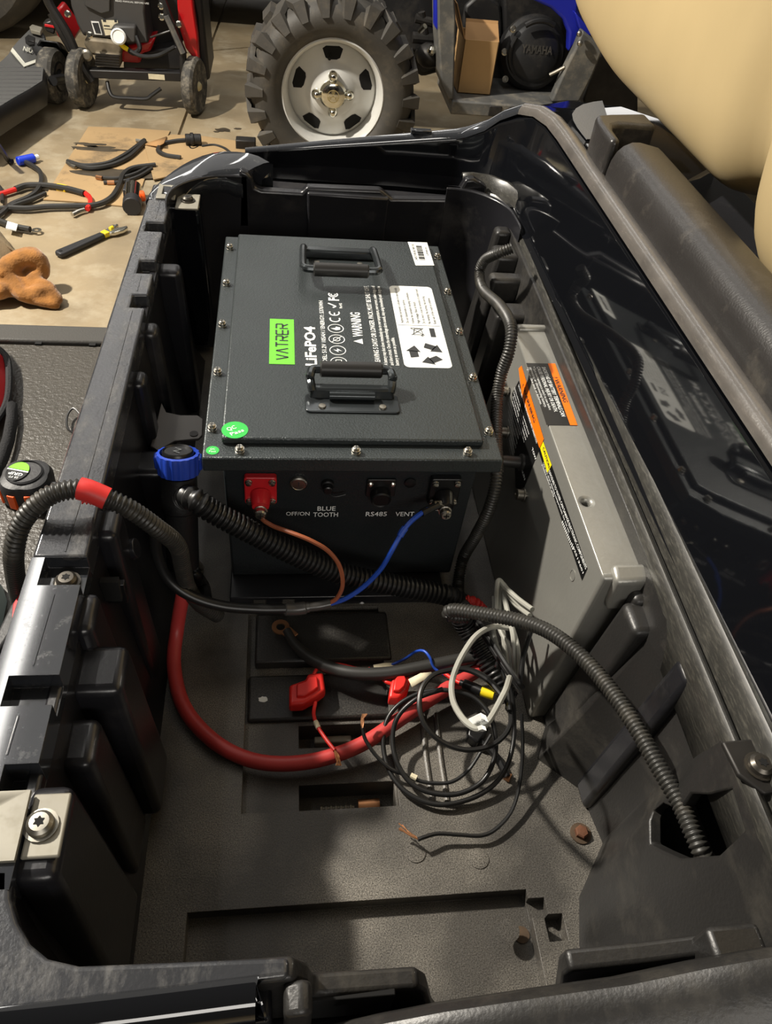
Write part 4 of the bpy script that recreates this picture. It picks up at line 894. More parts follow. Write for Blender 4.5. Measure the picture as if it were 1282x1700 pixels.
pr_.text('QC 42', u_.length*.15, w_.length*.55, u_.length*.6, w_.length*.3); pr_.text('PF 10', u_.length*.2, w_.length*.1, u_.length*.6, w_.length*.3); pr_.build('tag_print', 'print_dark', gl)
bs = thing('black_wire_pair', 'pair of stiff black wires crossing in front of the grey cables', 'wire', at_x(830, 1095, .19))
MB().tube([at_x(*q) for q in ((780, 1018, .168), (792, 1036, .17), (812, 1068, .178), (832, 1100, .186), (852, 1128, .196), (866, 1146, .205))], .0036, 8).build('wire', 'cable_black', bs)
MB().tube([at_x(*q) for q in ((786, 1018, .166), (798, 1036, .168), (818, 1068, .176), (838, 1100, .184), (857, 1128, .194), (868, 1142, .203))], .0036, 8).build('wire', 'cable_black', bs)
MB().tube([at_x(*q) for q in ((884, 1040, .225), (879, 1056, .222), (869, 1090, .216), (865, 1120, .212), (863, 1142, .21))], .0034, 8).build('wire', 'cable_black', bs)
MB().ball(at_x(829, 1104, .186), (.006, .006, .008), 10).build('cable_tie', 'cable_black', bs)
MB().tube([at_x(*q) for q in ((831, 1108, .188), (842, 1140, .195), (846, 1180, .19))], .003, 8).build('wire', 'cable_black', bs)
# charge plug with blue collar, and the cable lug beside it
cpl = thing('charge_plug', 'black charge plug with a blue locking collar beside the battery corner', 'plug', at_y(270, 860, -.03))
top = at_y(299, 748, -.03); low = at_y(276, 850, -.035); ax = (top-low).normalized(); ax = V((.02, .30, .95)).normalized(); ck = at_y(296, 764, -.03)
MB().lathe([(.0215, -.155), (.022, -.07), (.0235, -.068), (.0235, -.05), (.0225, -.048), (.0225, -.02)], ck, ax, 28).build('plug_body', 'plug_black', cpl)
b = MB(); A_, B_, D_ = basis(ax); rr = []
for h, r in ((-.018, .0235), (-.0165, .0255), (.004, .0262), (.010, .0255), (.011, .0225), (.006, .0215)):
    rr.append([ck+D_*h+(A_*math.cos(2*PI*k/72)+B_*math.sin(2*PI*k/72))*(r+(.0009 if (k//2) % 2 and -.017 < h < .0105 and r > .025 else 0)) for k in range(72)])
b.grid(rr, True); CO = b.build('locking_collar', 'cap_blue', cpl, angle=25)
for s_ in (-1, 1):
    p = ck+(A_ if abs(A_.x) > abs(B_.x) else B_)*.0255*s_; MB().box(p-V((.004, .006, .012)), p+V((.004, .006, .008))).build('collar_tab', 'cap_blue', CO, .002)
MB().lathe([(.0195, -.01), (.0195, .012), (.0180, .0145), (.0165, .0125), (.001, .0125)], ck, ax, 26).build('plug_insert', 'terminal_black', cpl)
s_ = Print(ck+ax*.0133, A_, B_, .0004); s_.stroke([(-.008, -.003), (-.002, .005), (.003, -.004), (.008, .004)], .0012); s_.build('insert_mark', 'print_grey', cpl)
lg = thing('cable_lug', 'steel cable lug with black boot against the left bay wall', 'cable lug', at_x(325, 955, -.215))
c = at_x(322, 958, -.215); b = MB(); b.tube([at_x(*q, -.215) for q in ((316, 938), (324, 933), (332, 938), (335, 946), (330, 957))], .0042, 8); b.build('lug_hook', 'latch_steel', lg)
MB().ball(c, (.014, .010, .014), 12).build('lug_boot', 'terminal_black', lg)
MB().tube([at_x(324, 958, -.215), at_x(335, 975, -.21), at_x(340, 1000, -.2), at_x(352, 1020, -.2)], .012, 10).build('lug_cable', 'cable_black', lg)
ns = at_y(601, 993, -.06); o = MB().lathe([(.005, 0), (.005, .012), (.0065, .013), (.0065, .018), (.003, .020)], ns+V((0, 0, -.02)), (0, 0, 1), 12).build('nylon_standoff', 'print_white', None); tag(o, 'small white nylon standoff behind the thick corrugated conduit', 'standoff')
# ------------------------------------------------------------------ things on the garage floor
def fz_(px, py, h=0.0): return at_z(px, py, FZ+h)
def sheet(px, label, h0=.001, t=.005, m='cardboard_floor', name='cardboard_sheet'):
    o = MB().prism([fz_(*q, h0) for q in px], (0, 0, t)).build(name, m, None, .0008); tag(o, label, 'cardboard'); return o
sheet([(147, 212), (210, 214), (283, 219), (262, 262), (240, 300), (225, 346), (150, 338), (72, 333), (105, 280)], 'large oil-stained cardboard sheet flat on the concrete floor under the black cables')
sheet([(240, 242), (285, 225), (340, 228), (425, 240), (420, 262), (380, 285), (300, 290), (255, 300)], 'second cardboard sheet behind the far left corner of the cart body', .0065)
SH_ = [o_ for o_ in COL.objects if o_.name == 'cardboard_sheet'][0]
for q_, rx_, ry_, sd_ in (((200, 288), .13, .045, 1), ((165, 247), .10, .022, 5), ((150, 240), .05, .02, 7)):
    c_ = fz_(*q_, .006); o_ = blob(c_.x, c_.y, rx_, ry_, c_.z, .0006, 30, .45, sd_, 'oil_stain', 'oil_stain'); o_.parent = SH_
o = MB().grid([[fz_(238, 240, .013), fz_(277, 227, .014)], [fz_(262, 243, .02), fz_(272, 238, .035)]]).build('cardboard_flap', 'cardboard_inside', None, solid=.003); tag(o, 'torn brown cardboard flap curling up between the two sheets', 'cardboard')
def fcable(name, label, segs, cat='cable', group=None):
    t = None
    for (pn, m, r, pts) in segs:
        P = [fz_(q[0], q[1], max(r+.006, q[2] if len(q) > 2 else 0)) for q in pts]
        if t is None: t = thing(name, label, cat, (P[0].x, P[0].y, FZ), group)
        MB().tube(P, r, 8).build(pn, m, t)
    return t
c1 = fcable('battery_cable', 'pair of black battery cables lying across the middle of the cardboard sheet', [('cable_strand', 'cable_dark', .009, [(118, 272), (150, 279), (185, 274), (212, 262), (230, 247), (241, 236)]), ('cable_strand', 'cable_dark', .009, [(112, 268), (140, 275), (178, 271), (206, 258), (226, 244), (240, 233)]), ('cable_lug', 'steel_dull', .007, [(226, 233), (234, 234), (242, 233)]), ('cable_lug', 'steel_dull', .007, [(112, 270), (119, 275), (126, 278)])])
c2_ = fcable('battery_cable', 'long black cable curving off the cardboard toward the left edge', [('cable_strand', 'cable_dark', .010, [(15, 345), (45, 346), (80, 343), (120, 342), (160, 340), (185, 328), (198, 308), (205, 290), (222, 279), (258, 274)])])
c3 = fcable('battery_cable', 'short black cables with brass lugs beside the dark stain on the cardboard', [('cable_strand', 'cable_dark', .007, [(165, 295), (195, 296), (225, 288), (248, 276)]), ('cable_strand', 'cable_dark', .007, [(172, 303), (200, 302), (230, 293), (252, 280)]), ('cable_lug', 'copper', .008, [(160, 294), (170, 296)]), ('cable_lug', 'copper', .008, [(178, 303), (190, 303)])])
c4 = fcable('plug_cable', 'black cable ending in a round black plug near the cart corner', [('cable_strand', 'cable_dark', .010, [(300, 262), (275, 258), (263, 250), (270, 240), (290, 235), (312, 233)])])
MB().cyl(fz_(308, 232, .03), fz_(334, 232, .03), .022, 16).build('plug', 'plug_black', c4, .003); MB().cyl(fz_(316, 232, .03), fz_(322, 232, .03), .026, 16).build('plug_collar', 'plug_black', c4, .003)
MB().tube([fz_(312, 238, .012), fz_(318, 247, .010), fz_(328, 244, .010), fz_(326, 236, .02)], .004, 6).build('cap_tether', 'cable_black', c4)
fcable('thin_cable', 'thin black cable running along the floor behind the cart corner', [('sheath', 'cable_dark', .006, [(335, 243), (355, 241), (372, 246), (386, 256), (400, 262)])])
hr = fcable('wiring_harness', 'red and black wiring harness lying on the concrete at left', [('sleeve', 'cable_dark', .011, [(26, 314), (45, 308), (75, 308), (110, 313), (140, 321)]), ('red_wire', 'wire_red', .009, [(-20, 327), (5, 321), (27, 314)]), ('red_wire', 'wire_red', .009, [(140, 320), (149, 328), (150, 338), (145, 347)]), ('cable_lug', 'steel', .007, [(120, 356), (130, 351), (140, 348)]), ('black_wire', 'cable_dark', .009, [(-15, 368), (5, 352), (20, 339), (48, 327), (62, 316), (69, 300), (66, 285), (52, 274), (36, 266)]), ('black_wire', 'cable_dark', .008, [(-15, 345), (8, 345), (25, 340), (55, 330), (75, 321)]), ('black_wire', 'cable_dark', .007, [(-10, 300), (2, 315), (4, 335)])])
MB().tube([fz_(95, 311, .014), fz_(103, 312, .014), fz_(111, 314, .014)], .013, 10).build('yellow_tag', 'crimp_yellow', hr)
lc_ = fcable('lug_cable', 'black cable with ring lug and white tag above the orange rag', [('sheath', 'cable_dark', .010, [(-12, 362), (5, 369), (25, 376), (50, 381)])])
MB().prism([fz_(q[0], q[1], .022) for q in ((13, 369), (30, 374), (27, 384), (10, 380))], (0, 0, .004)).build('cable_tag', 'print_white', lc_)
ring = MB(); cc_ = fz_(61, 383, .01); ring.grid([[cc_+V((math.cos(2*PI*k/16)*r, math.sin(2*PI*k/16)*r, h)) for k in range(16)] for r, h in ((.007, 0), (.015, 0), (.015, .003), (.007, .003), (.007, 0))], True); ring.build('ring_lug', 'steel', lc_)
ts = thing('circuit_tester', 'blue handled circuit tester lying on the concrete floor', 'tester', fz_(44, 264))
MB().cyl(fz_(29, 268, .018), fz_(57, 262, .018), .016, 12).build('tester_handle', 'tester_blue', ts, .003); MB().cyl(fz_(57, 262, .018), fz_(63, 260, .018), .009, 10).build('tester_tip', 'print_white', ts)
st = thing('prop_rod', 'thin black metal rod standing at the left edge near the blue tester', 'rod', fz_(18, 269))
MB().tube([fz_(20, 268, .012), fz_(14, 266, .012), at_z(6, 254, FZ+.06), at_z(-6, 236, FZ+.12)], .009, 8).build('rod', 'deck_black', st)
lamp = thing('clip_light', 'small chrome and black clip light with an orange knob on the cardboard', 'light', fz_(222, 338))
MB().cyl(fz_(220, 340, .03), fz_(222, 312, .03), .030, 16).build('light_body', 'chrome', lamp, .004); MB().cyl(fz_(219, 344, .03), fz_(220, 334, .03), .032, 16).build('light_base', 'tool_black', lamp, .003); MB().box(fz_(211, 336, .0)-V((.008, .01, 0)), fz_(211, 336, 0)+V((.008, .09, .05))).build('clip_arm', 'tool_black', lamp, .004)
MB().cyl(fz_(231, 326, .03), fz_(240, 325, .03), .018, 12).build('knob', 'tool_orange', lamp, .003)
o = MB().box(fz_(396, 252)-V((.01, 0, -.001)), fz_(396, 252)+V((.07, .05, .045))).build('rubber_block', 'dark_metal', None, .004); tag(o, 'dark rubber block on the floor beside the knobbly tyre', 'block')
wr = thing('adjustable_wrench', 'adjustable wrench with a grey rubber handle on the concrete', 'wrench', fz_(150, 408))
p0 = fz_(97, 429); p1 = fz_(172, 396); d = (p1-p0); L = d.length; d.normalize(); sd = V((-d.y, d.x, 0))
def wp(a, b, z): return p0+d*a+sd*b+V((0, 0, z))
MB().prism([wp(a, b, .004) for a, b in [(0, -.012), (.01, -.017), (L*.5, -.015), (L*.92, -.012), (L, -.011), (L, .011), (L*.92, .012), (L*.5, .015), (.01, .017), (0, .012)]], (0, 0, .016)).build('handle', 'tool_black', wr, .005, 3)
MB().cyl(wp(.014, 0, .0195), wp(.014, 0, .0205), .006, 14).build('hang_hole', 'hole', wr)
MB().prism([wp(a, b, .005) for a, b in [(L, -.011), (L+.02, -.013), (L+.02, .013), (L, .011)]], (0, 0, .0155)).build('yellow_band', 'tool_yellow', wr, .002)
HD = MB().prism([wp(L+a, b, .006) for a, b in [(.015, -.012), (.03, -.024), (.06, -.030), (.085, -.026), (.092, -.014), (.070, -.008), (.055, .0), (.060, .008), (.04, .016), (.015, .012)]], (0, 0, .013)).build('fixed_jaw', 'chrome', wr, .003)
MB().prism([wp(L+a, b, .008) for a, b in [(.045, .010), (.060, .008), (.078, .010), (.080, .018), (.06, .024), (.045, .020)]], (0, 0, .010)).build('moving_jaw', 'steel', wr, .002)
MB().cyl(wp(L+.035, .004, .020), wp(L+.050, .006, .020), .006, 10).build('adjuster', 'tool_yellow', wr, .001)
# orange rag
def rag():
    b = MB()
    def roll(pts, r): b.tube([fz_(px, py, max(h, r*.8)) for px, py, h in pts], r if callable(r) else (lambda t: r*(.55+.45*math.sin(PI*min(1, max(0, t)))**.5)), 12)
    base = [fz_(*q, .0) for q in ((-50, 448), (0, 440), (28, 432), (62, 440), (72, 462), (88, 480), (104, 500), (92, 506), (62, 500), (30, 494), (0, 500), (-40, 508))]
    b.grid([[p+V((0, 0, .001)) for p in base], [p+V((0, 0, .014)) for p in base]], True, True, True)
    roll([(-40, 470, .05), (-5, 456, .07), (18, 440, .09), (36, 430, .10), (52, 428, .10), (64, 436, .085), (66, 452, .06), (58, 466, .05), (52, 478, .04)], .030)
    roll([(-40, 478, .05), (0, 462, .06), (16, 462, .06), (28, 472, .05), (34, 488, .035), (50, 490, .03), (66, 482, .045), (82, 484, .04), (96, 500, .02)], .022)
    roll([(-40, 496, .03), (-5, 486, .04), (12, 480, .04), (24, 488, .03)], .024)
    roll([(36, 440, .05), (42, 456, .045), (40, 474, .04), (30, 484, .03)], .026)
    roll([(56, 470, .045), (74, 474, .05), (88, 488, .03), (100, 502, .014)], .020)
    roll([(40, 496, .02), (62, 498, .02), (84, 503, .016), (100, 505, .012)], .016)
    o = b.build('cleaning_rag', 'rag_orange', None); tag(o, 'crumpled orange terry cleaning rag on the concrete', 'rag')
    md = o.modifiers.new('weave', 'REMESH'); md.mode = 'VOXEL'; md.voxel_size = .006; md.use_smooth_shade = True
    md = o.modifiers.new('soften', 'SMOOTH'); md.factor = .5; md.iterations = 3
    tx = bpy.data.textures.new('creases', 'CLOUDS'); tx.noise_scale = .05
    md = o.modifiers.new('creases', 'DISPLACE'); md.texture = tx; md.strength = .014; md.mid_level = .5
rag()
cb_ = thing('canvas_bag', 'grey brown canvas bag corner standing behind the orange rag', 'bag', fz_(0, 430))
pts0 = [fz_(*q) for q in ((-70, 455), (36, 430), (16, 404), (-60, 400))]; pts1 = [p+V((-.10, .02, .10)) for p in pts0]
MB().grid([pts0, [p+V((-.03, .01, .05)) for p in pts0], pts1], True, True, True).build('bag_side', 'canvas', cb_, .012, 3)
MB().tube([pts0[1]+V((0, 0, .01)), pts0[1].lerp(pts1[1], .5)+V((.004, -.004, 0)), pts1[1]], .004, 6).build('seam', 'canvas', cb_)

# ------------------------------------------------------------------ things on the cart's floor mat
MZ = -.25
tm = thing('tape_measure', 'black tape measure with orange grips and green label on the mat', 'tape measure', at_z(45, 825, MZ))
c = at_z(46, 802, MZ+.025); c = V((c.x, c.y, MZ))
def tmo(r, z, sq=.12): return [c+V((r*math.cos(2*PI*k/40)*(1+sq*abs(math.sin(2*PI*k/20))), r*math.sin(2*PI*k/40)*(1+sq*abs(math.sin(2*PI*k/20))), z)) for k in range(40)]
MB().grid([tmo(.030, .002), tmo(.036, .006), tmo(.037, .034), tmo(.033, .043), tmo(.026, .046)], True, True, True).build('case', 'tool_black', tm)
MB().lathe([(.027, .044), (.027, .048), (.0245, .050), (.024, .0475), (.001, .0475)], c, (0, 0, 1), 30).build('face_ring', 'tool_black', tm)
lc2 = c+V((-.010, .0, .0482)); rot = Matrix.Rotation(math.radians(-15), 3, 'Z')
def tp(u, v): return lc2+rot@V((u, v, 0))
dsk = [(.0165*math.cos(a), .021*math.sin(a)) for a in [2*PI*k/28 for k in range(28)]]
MB().prism([tp(*q) for q in dsk], (0, 0, .0012)).build('label_disc', 'label_black', tm)
MB().prism([tp(u, v)+V((0, 0, .0013)) for u, v in dsk if v > .003], (0, 0, .0004)).build('label_green', 'tool_green', tm)
MB().prism([tp(u, v)+V((0, 0, .0013)) for u, v in ((-.0165, .001), (.0165, .001), (.0165, .0035), (-.0165, .0035))], (0, 0, .0005)).build('label_stripe', 'print_white', tm)
pr_ = Print(tp(.012, -.003)+V((0, 0, .0016)), rot@V((-1, 0, 0)), rot@V((0, -1, 0))); pr_.text('GRIP', 0, .0, .022, .006, .02); pr_.text('25 FT', .003, .0085, .015, .004, .01); pr_.build('label_print', 'print_white', tm)
for a in (-150, -112, -75, -40):
    t_ = math.radians(a); e = V((math.cos(t_), math.sin(t_), 0)); s_ = V((-e.y, e.x, 0)); p = c+e*(.0375+.0045*abs(math.sin(2*t_)))
    MB().hexa([p+s_*-.006+V((0, 0, .006))-e*.005, p+s_*.006+V((0, 0, .006))-e*.005, p+s_*.006+V((0, 0, .006))+e*.0014, p+s_*-.006+V((0, 0, .006))+e*.0014], [p+s_*-.006+V((0, 0, .033))-e*.006, p+s_*.006+V((0, 0, .033))-e*.006, p+s_*.006+V((0, 0, .033))+e*.0014, p+s_*-.006+V((0, 0, .033))+e*.0014]).build('rubber_grip', 'tool_orange', tm, .001)
p = at_z(78, 815, MZ+.028); MB().box((p.x-.014, p.y-.024, MZ+.001), (p.x+.014, p.y+.016, MZ+.034)).build('tape_mouth', 'tool_black', tm, .003)
for k in range(4): MB().box((p.x-.0145, p.y-.026-.0, MZ+.006+k*.006), (p.x+.0145, p.y-.022, MZ+.009+k*.006)).build('mouth_rib', 'deck_black', tm)
pch = thing('tool_pouch', 'red pouch with a clear plastic sleeve at the left edge of the mat', 'pouch', at_z(0, 660, MZ))
po = [at_z(*q, MZ) for q in ((-120, 600), (-10, 588), (10, 610), (14, 650), (8, 690), (-20, 735), (-120, 740))]
MB().grid([po, [q+V((.002, 0, .02)) for q in po], [q+V((-.012, 0, .045)) for q in po]], True, True, True).build('pouch_body', 'pouch_red', pch, .006, 3)
pc_ = [q+V((-.004, 0, .046)) for q in po]; MB().prism([pc_[0], pc_[1]+V((.006, .01, 0)), pc_[2]+V((.002, .008, 0)), pc_[3].lerp(pc_[2], .6), pc_[0].lerp(pc_[6], .3)], (0, 0, .003)).build('clear_sleeve', 'clear_plastic', pch, .001)
MB().tube([po[1]+V((.004, 0, .02)), po[2]+V((.006, 0, .022)), po[3]+V((.006, 0, .022)), po[4]+V((.005, 0, .02)), po[5]+V((.004, 0, .02))], .006, 8).build('piping', 'strap_black', pch)
b = MB(); sp_ = [at_z(*q, MZ+.01) for q in ((21, 672), (22, 700), (16, 735), (6, 765), (-10, 800))]
b.grid([[p+V((-.007, 0, .014)), p+V((.007, 0, .0))] for p in sp_]); b.build('strap', 'strap_black', pch, solid=.004)
rt = thing('utility_knife', 'red and black utility knife handle tucked beside the left rail', 'knife', at_z(22, 1010, -.2))
kp = [at_z(*q, -.09) for q in ((46, 965), (52, 972), (26, 1040), (-4, 1085), (-18, 1075), (16, 1005))]
MB().prism(kp, (0, 0, -.016)).build('handle', 'tool_black', rt, .004, 3)
MB().prism([kp[0].lerp(kp[5], .1)+V((0, 0, .0003)), kp[1].lerp(kp[2], .08)+V((-.004, 0, .0003)), kp[2]+V((-.004, 0, .0003)), kp[5]+V((.004, 0, .0003))], (0, 0, .002)).build('red_inlay', 'pouch_red', rt, .001)
MB().box((-.47, -.50, MZ), (-.37, -.24, -.107)).build('tool_case', 'strap_black', rt, .01)
mc = [at_z(*q, MZ) for q in ((-30, 985), (6, 975), (14, 1000), (4, 1050), (-30, 1060))]
o = MB().grid([mc, [q+V((-.006, 0, .03)) for q in mc]], True, True, True).build('metal_scraper', 'metal_cloth', None, .004); tag(o, 'pale steel scraper corner at the left edge of the mat', 'scraper')
wl_ = MB().tube([at_z(*q, z) for *q, z in ((123, 720, -.235), (112, 710, -.238), (112, 690, -.238), (122, 678, -.235), (135, 690, -.235))], .002, 6).build('wire_loop', 'cable_black', None); tag(wl_, 'thin black wire loop on the mat beside the left rail', 'wire')
# ------------------------------------------------------------------ quad bike
WY = 2.26; wc = at_y(553, 158, WY); R = wc.z-FZ; S = R/.345
atv = thing('quad_bike', 'blue and black quad bike with a silver wheel and knobbly front tyre', 'quad bike', (wc.x+.6, WY+.4, FZ))
rr_ = R*.565
prof = [(rr_*1.0, .012), (rr_*1.05, -.012), (rr_*1.22, -.030), (R*.80, -.034), (R*.90, -.016), (R*.945, .02), (R*.945, .23), (R*.90, .26), (rr_, .28)]
MB().lathe(prof, (wc.x, WY, wc.z), (0, 1, 0), 64, cap=False).build('front_tyre', 'tire', atv, angle=60)
TY = atv.children[-1]
b = MB(); NL = 22
for k in range(NL):                                   # moulded shoulder lugs and the tread blocks between them
    for side, (y0, y1) in ((0, (-.026, .10)), (1, (.12, .245))):
        a = 2*PI*(k+.5*side)/NL; e = V((math.cos(a), 0, math.sin(a))); t = V((-e.z, 0, e.x)); O = V((wc.x, WY, wc.z)); w_ = .024*R/.315; sk = .035*(1 if k % 2 else -1)
        if side == 0:
            q = [O+e*R*.80+V((0, -.031, 0)), O+e*R*.945+V((0, -.010, 0)), O+e*R*.945+V((0, .11, 0))]
            up = [O+e*R*.80+V((0, -.040, 0)), O+e*R*1.0+V((0, -.022, 0)), O+e*R*1.005+V((0, .11, 0))]
            wd = (w_*.55, w_, w_*1.1); tw = (0, 0, t*sk)
            rows = []
            for i in range(3):
                c0 = q[i]+(tw[i] if i == 2 else V()); c1 = up[i]+(tw[i] if i == 2 else V()); rows.append([c0-t*wd[i]*1.15, c1-t*wd[i]*.85, c1+t*wd[i]*.85, c0+t*wd[i]*1.15])
            b.grid(rows, True, True, True)
        else:
            b.hexa([O+e*R*.93+V((0, y0, 0))-t*w_, O+e*R*.93+V((0, y0, 0))+t*w_, O+e*R*.93+V((0, y1, 0))+t*w_*1.3, O+e*R*.93+V((0, y1, 0))-t*w_*1.3], [O+e*R*1.0+V((0, y0, 0))-t*w_*.8, O+e*R*1.0+V((0, y0, 0))+t*w_*.8, O+e*R*1.0+V((0, y1, 0))+t*w_, O+e*R*1.0+V((0, y1, 0))-t*w_])
b.build('tread_lugs', 'tire', TY)
MB().lathe([(rr_*.90, .10), (rr_*.93, .03), (rr_*.97, .008), (rr_*1.02, .0), (rr_*1.05, .004), (rr_*1.03, .016), (rr_*.97, .03), (rr_*.95, .12)], (wc.x, WY-.014, wc.z), (0, 1, 0), 64, cap=False).build('wheel_rim', 'wheel_silver', atv, angle=50)
RM = atv.children[-1]
MB().lathe([(.001, .012), (.030, .012), (.036, .018), (rr_*.44, .020), (rr_*.47, .030), (rr_*.60, .042), (rr_*.84, .055), (rr_*.92, .075)], (wc.x, WY-.004, wc.z), (0, 1, 0), 48).build('wheel_disc', 'wheel_silver', RM, angle=60)
for k in range(5):
    a0 = math.radians(92+72*k); pts = []
    for rr, da in ((.60, .13), (.64, .23), (.80, .26), (.83, .16), (.83, -.16), (.80, -.26), (.64, -.23), (.60, -.13)):
        rad = rr*rr_; a = a0+da; dep = .042+(rr-.60)/.24*.013
        pts.append((wc.x+rad*math.cos(a), WY-.004+dep-.0018, wc.z+rad*math.sin(a)))
    MB().prism(pts, (0, .004, 0)).build('wheel_window', 'hole', RM, smooth=False)
for k in range(4):
    a = PI/2*k+.03; MB().lathe([(.0185, -.001), (.0185, .010), (.015, .020), (.008, .027), (.001, .028)], (wc.x+rr_*.335*math.cos(a), WY+.012, wc.z+rr_*.335*math.sin(a)), (0, -1, 0), 14).build('lug_nut', 'chrome', RM)
MB().lathe([(.050, 0), (.050, .012), (.042, .024), (.032, .028), (.001, .028)], (wc.x, WY+.012, wc.z), (0, -1, 0), 30).build('centre_cap', 'chrome', RM)
e = Print((wc.x, WY-.0165, wc.z), (1, 0, 0), (0, 0, 1), .0008); e.ring(0, 0, .022, .0022, 28)
for k in range(3):
    a = PI/2+2*PI*k/3; e.stroke([(0, 0), (.020*math.cos(a), .020*math.sin(a))], .0026); e.stroke([(.012*math.cos(a+.4), .012*math.sin(a+.4)), (.020*math.cos(a+.24), .020*math.sin(a+.24))], .0018); e.stroke([(.012*math.cos(a-.4), .012*math.sin(a-.4)), (.020*math.cos(a-.24), .020*math.sin(a-.24))], .0018); e.stroke([(.012*math.cos(a+.4), .012*math.sin(a+.4)), (.010*math.cos(a), .010*math.sin(a)), (.012*math.cos(a-.4), .012*math.sin(a-.4))], .0018)
e.build('cap_emblem', 'gold_emblem', RM)
MB().cyl(at_y(549, 88, WY+.05), at_y(547, 98, WY+.02), .006, 8).build('valve_stem', 'hole', RM)
BY = 2.42
def ypoly(px, y, t, name, m, parent, bevel=.006): return MB().prism([at_y(*q, y) for q in px], (0, t, 0)).build(name, m, parent, bevel)
ypoly([(727, -30), (752, -30), (757, 30), (756, 80), (753, 165), (744, 166), (733, 140), (728, 60)], BY-.02, .16, 'footwell_front', 'atv_grey', atv)
# footrest tray is a floor you look down on
tz = at_y(840, 172, BY-.02).z
tp4 = [at_z(*q, tz) for q in ((752, 155), (825, 156), (960, 150), (1010, 130), (1015, 60), (760, 60))]
fr_ = at_y(755, 178, BY-.02)
MB().prism([(at_y(752, 160, BY-.03).x, BY-.03, tz), (at_y(985, 160, BY-.03).x, BY-.03, tz), (at_y(985, 160, BY-.03).x, BY+.34, tz), (at_y(752, 160, BY-.03).x, BY+.34, tz)], (0, 0, -.05)).build('footrest', 'atv_grey', atv, .006)
for k in range(3):
    x = at_y(815+k*32, 165, BY-.03).x; MB().box((x, BY-.034, tz-.045), (x+.05, BY-.028, tz-.008)).build('footrest_cleat', 'atv_black', atv, .003)
ypoly([(760, -40), (845, -40), (845, 158), (760, 158)], BY+.30, .02, 'inner_panel', 'atv_black', atv)
ypoly([(768, 40), (772, 10), (790, -6), (815, -6), (832, 8), (836, 40), (836, 66), (768, 66)], BY+.27, .03, 'panel_bulge', 'atv_black', atv, .012)
ypoly([(835, -40), (905, -40), (960, 30), (965, 120), (930, 160), (842, 160)], BY+.24, .06, 'engine_case', 'atv_black', atv, .01)
ec = at_y(889, 88, BY+.16); er = (at_y(938, 88, BY+.16)-ec).length
MB().lathe([(er*1.12, .08), (er*1.10, .03), (er*.98, .012), (er*.86, .008), (er*.80, .0), (er*.74, -.004), (er*.40, -.012), (.001, -.014)], ec, (0, 1, -.25), 48).build('engine_cover', 'atv_black', atv, angle=25)
EC = atv.children[-1]
MB().tube([ec+V((er*.95*math.cos(a), -.016, er*.95*math.sin(a))) for a in [math.radians(q) for q in (65, 80, 95, 110, 125)]], .010, 8).build('cover_rib', 'atv_black', EC)
MB().tube([ec+V((er*.86*math.cos(a), -.006, er*.86*math.sin(a))) for a in [math.radians(q) for q in (150, 170, 190, 210, 230)]], .009, 8).build('cover_rib', 'atv_black', EC)
for px, py in ((851, 48), (837, 86), (905, 130), (838, 131)): MB().lathe([(.013, 0), (.013, .012), (.008, .014), (.007, .010), (.001, .010)], at_y(px, py, BY+.17), (0, -1, .2), 12).build('cover_bolt', 'steel', EC)
tt = Print(ec+V((-.062, -.016, .002)), (1, 0, 0), (0, .25, .97), .001); tt.text('YAMAHA', 0, 0, .125, .028, .02); tt.build('cover_lettering', 'tire', EC)
ypoly([(872, -40), (965, -40), (960, 18), (967, 30), (967, 55), (955, 75), (944, 88), (945, 55), (935, 32), (915, 14), (880, -2)], BY+.10, .05, 'side_panel', 'atv_blue', atv, .01)
ypoly([(955, 20), (990, 60), (975, 60), (962, 48)], BY+.06, .05, 'side_panel', 'atv_blue', atv, .006)
ypoly([(722, -40), (733, -40), (733, 48), (727, 52), (722, 44)], BY, .05, 'fork_guard', 'atv_blue', atv, .006)
ypoly([(968, 50), (1003, 80), (985, 125), (962, 170), (915, 170), (918, 162), (940, 112), (955, 82)], BY+.02, .05, 'rear_mudguard', 'atv_grey', atv, .008)
MATS_ = None
MB().tube([at_y(913, 124, BY+.05), at_y(925, 118, BY+.04), at_y(938, 111, BY+.03)], .007, 8).build('foot_pedal', 'steel_dull', atv)
for px, py in ((962, 56), (963, 72), (738, 5)): MB().ball(at_y(px, py, BY-.005), .011, 10).build('panel_rivet', 'steel', atv)
ypoly([(990, 90), (1060, 90), (1060, 190), (975, 190), (968, 165)], BY+.12, .2, 'rear_frame', 'dark_metal', atv, .01)
ypoly([(640, -60), (735, -60), (735, 120), (700, 130), (660, 90)], BY+.38, .2, 'front_frame', 'atv_black', atv, .02)
for p, q, r in (((690, 30), (735, 42), .016), ((685, 62), (735, 66), .020), ((690, 90), (730, 105), .022), ((700, 20), (712, 90), .014)): MB().cyl(at_y(*p, BY+.20), at_y(*q, BY+.20), r, 10).build('suspension_arm', 'dark_metal', atv)
MB().ball(at_y(712, 92, BY+.15), (.05, .05, .045), 14).build('joint_boot', 'dark_metal', atv); MB().cyl(at_y(697, 52, BY+.14), at_y(706, 43, BY+.12), .010, 8).build('brake_fitting', 'chrome', atv); MB().ball(at_y(717, 84, BY+.1), .018, 10).build('joint_nut', 'chrome', atv)
MB().lathe([(.10, 0), (.22, -.03), (.30, 0), (.31, .05), (.31, .2), (.28, .24), (.10, .24)], (wc.x+1.75, WY, FZ+.31), (0, 1, 0), 40).build('rear_tyre', 'tire', atv)
MB().box((wc.x-.1, BY+.3, -.25), (wc.x+1.8, BY+.6, -.02)).build('chassis', 'atv_black', atv, .02)
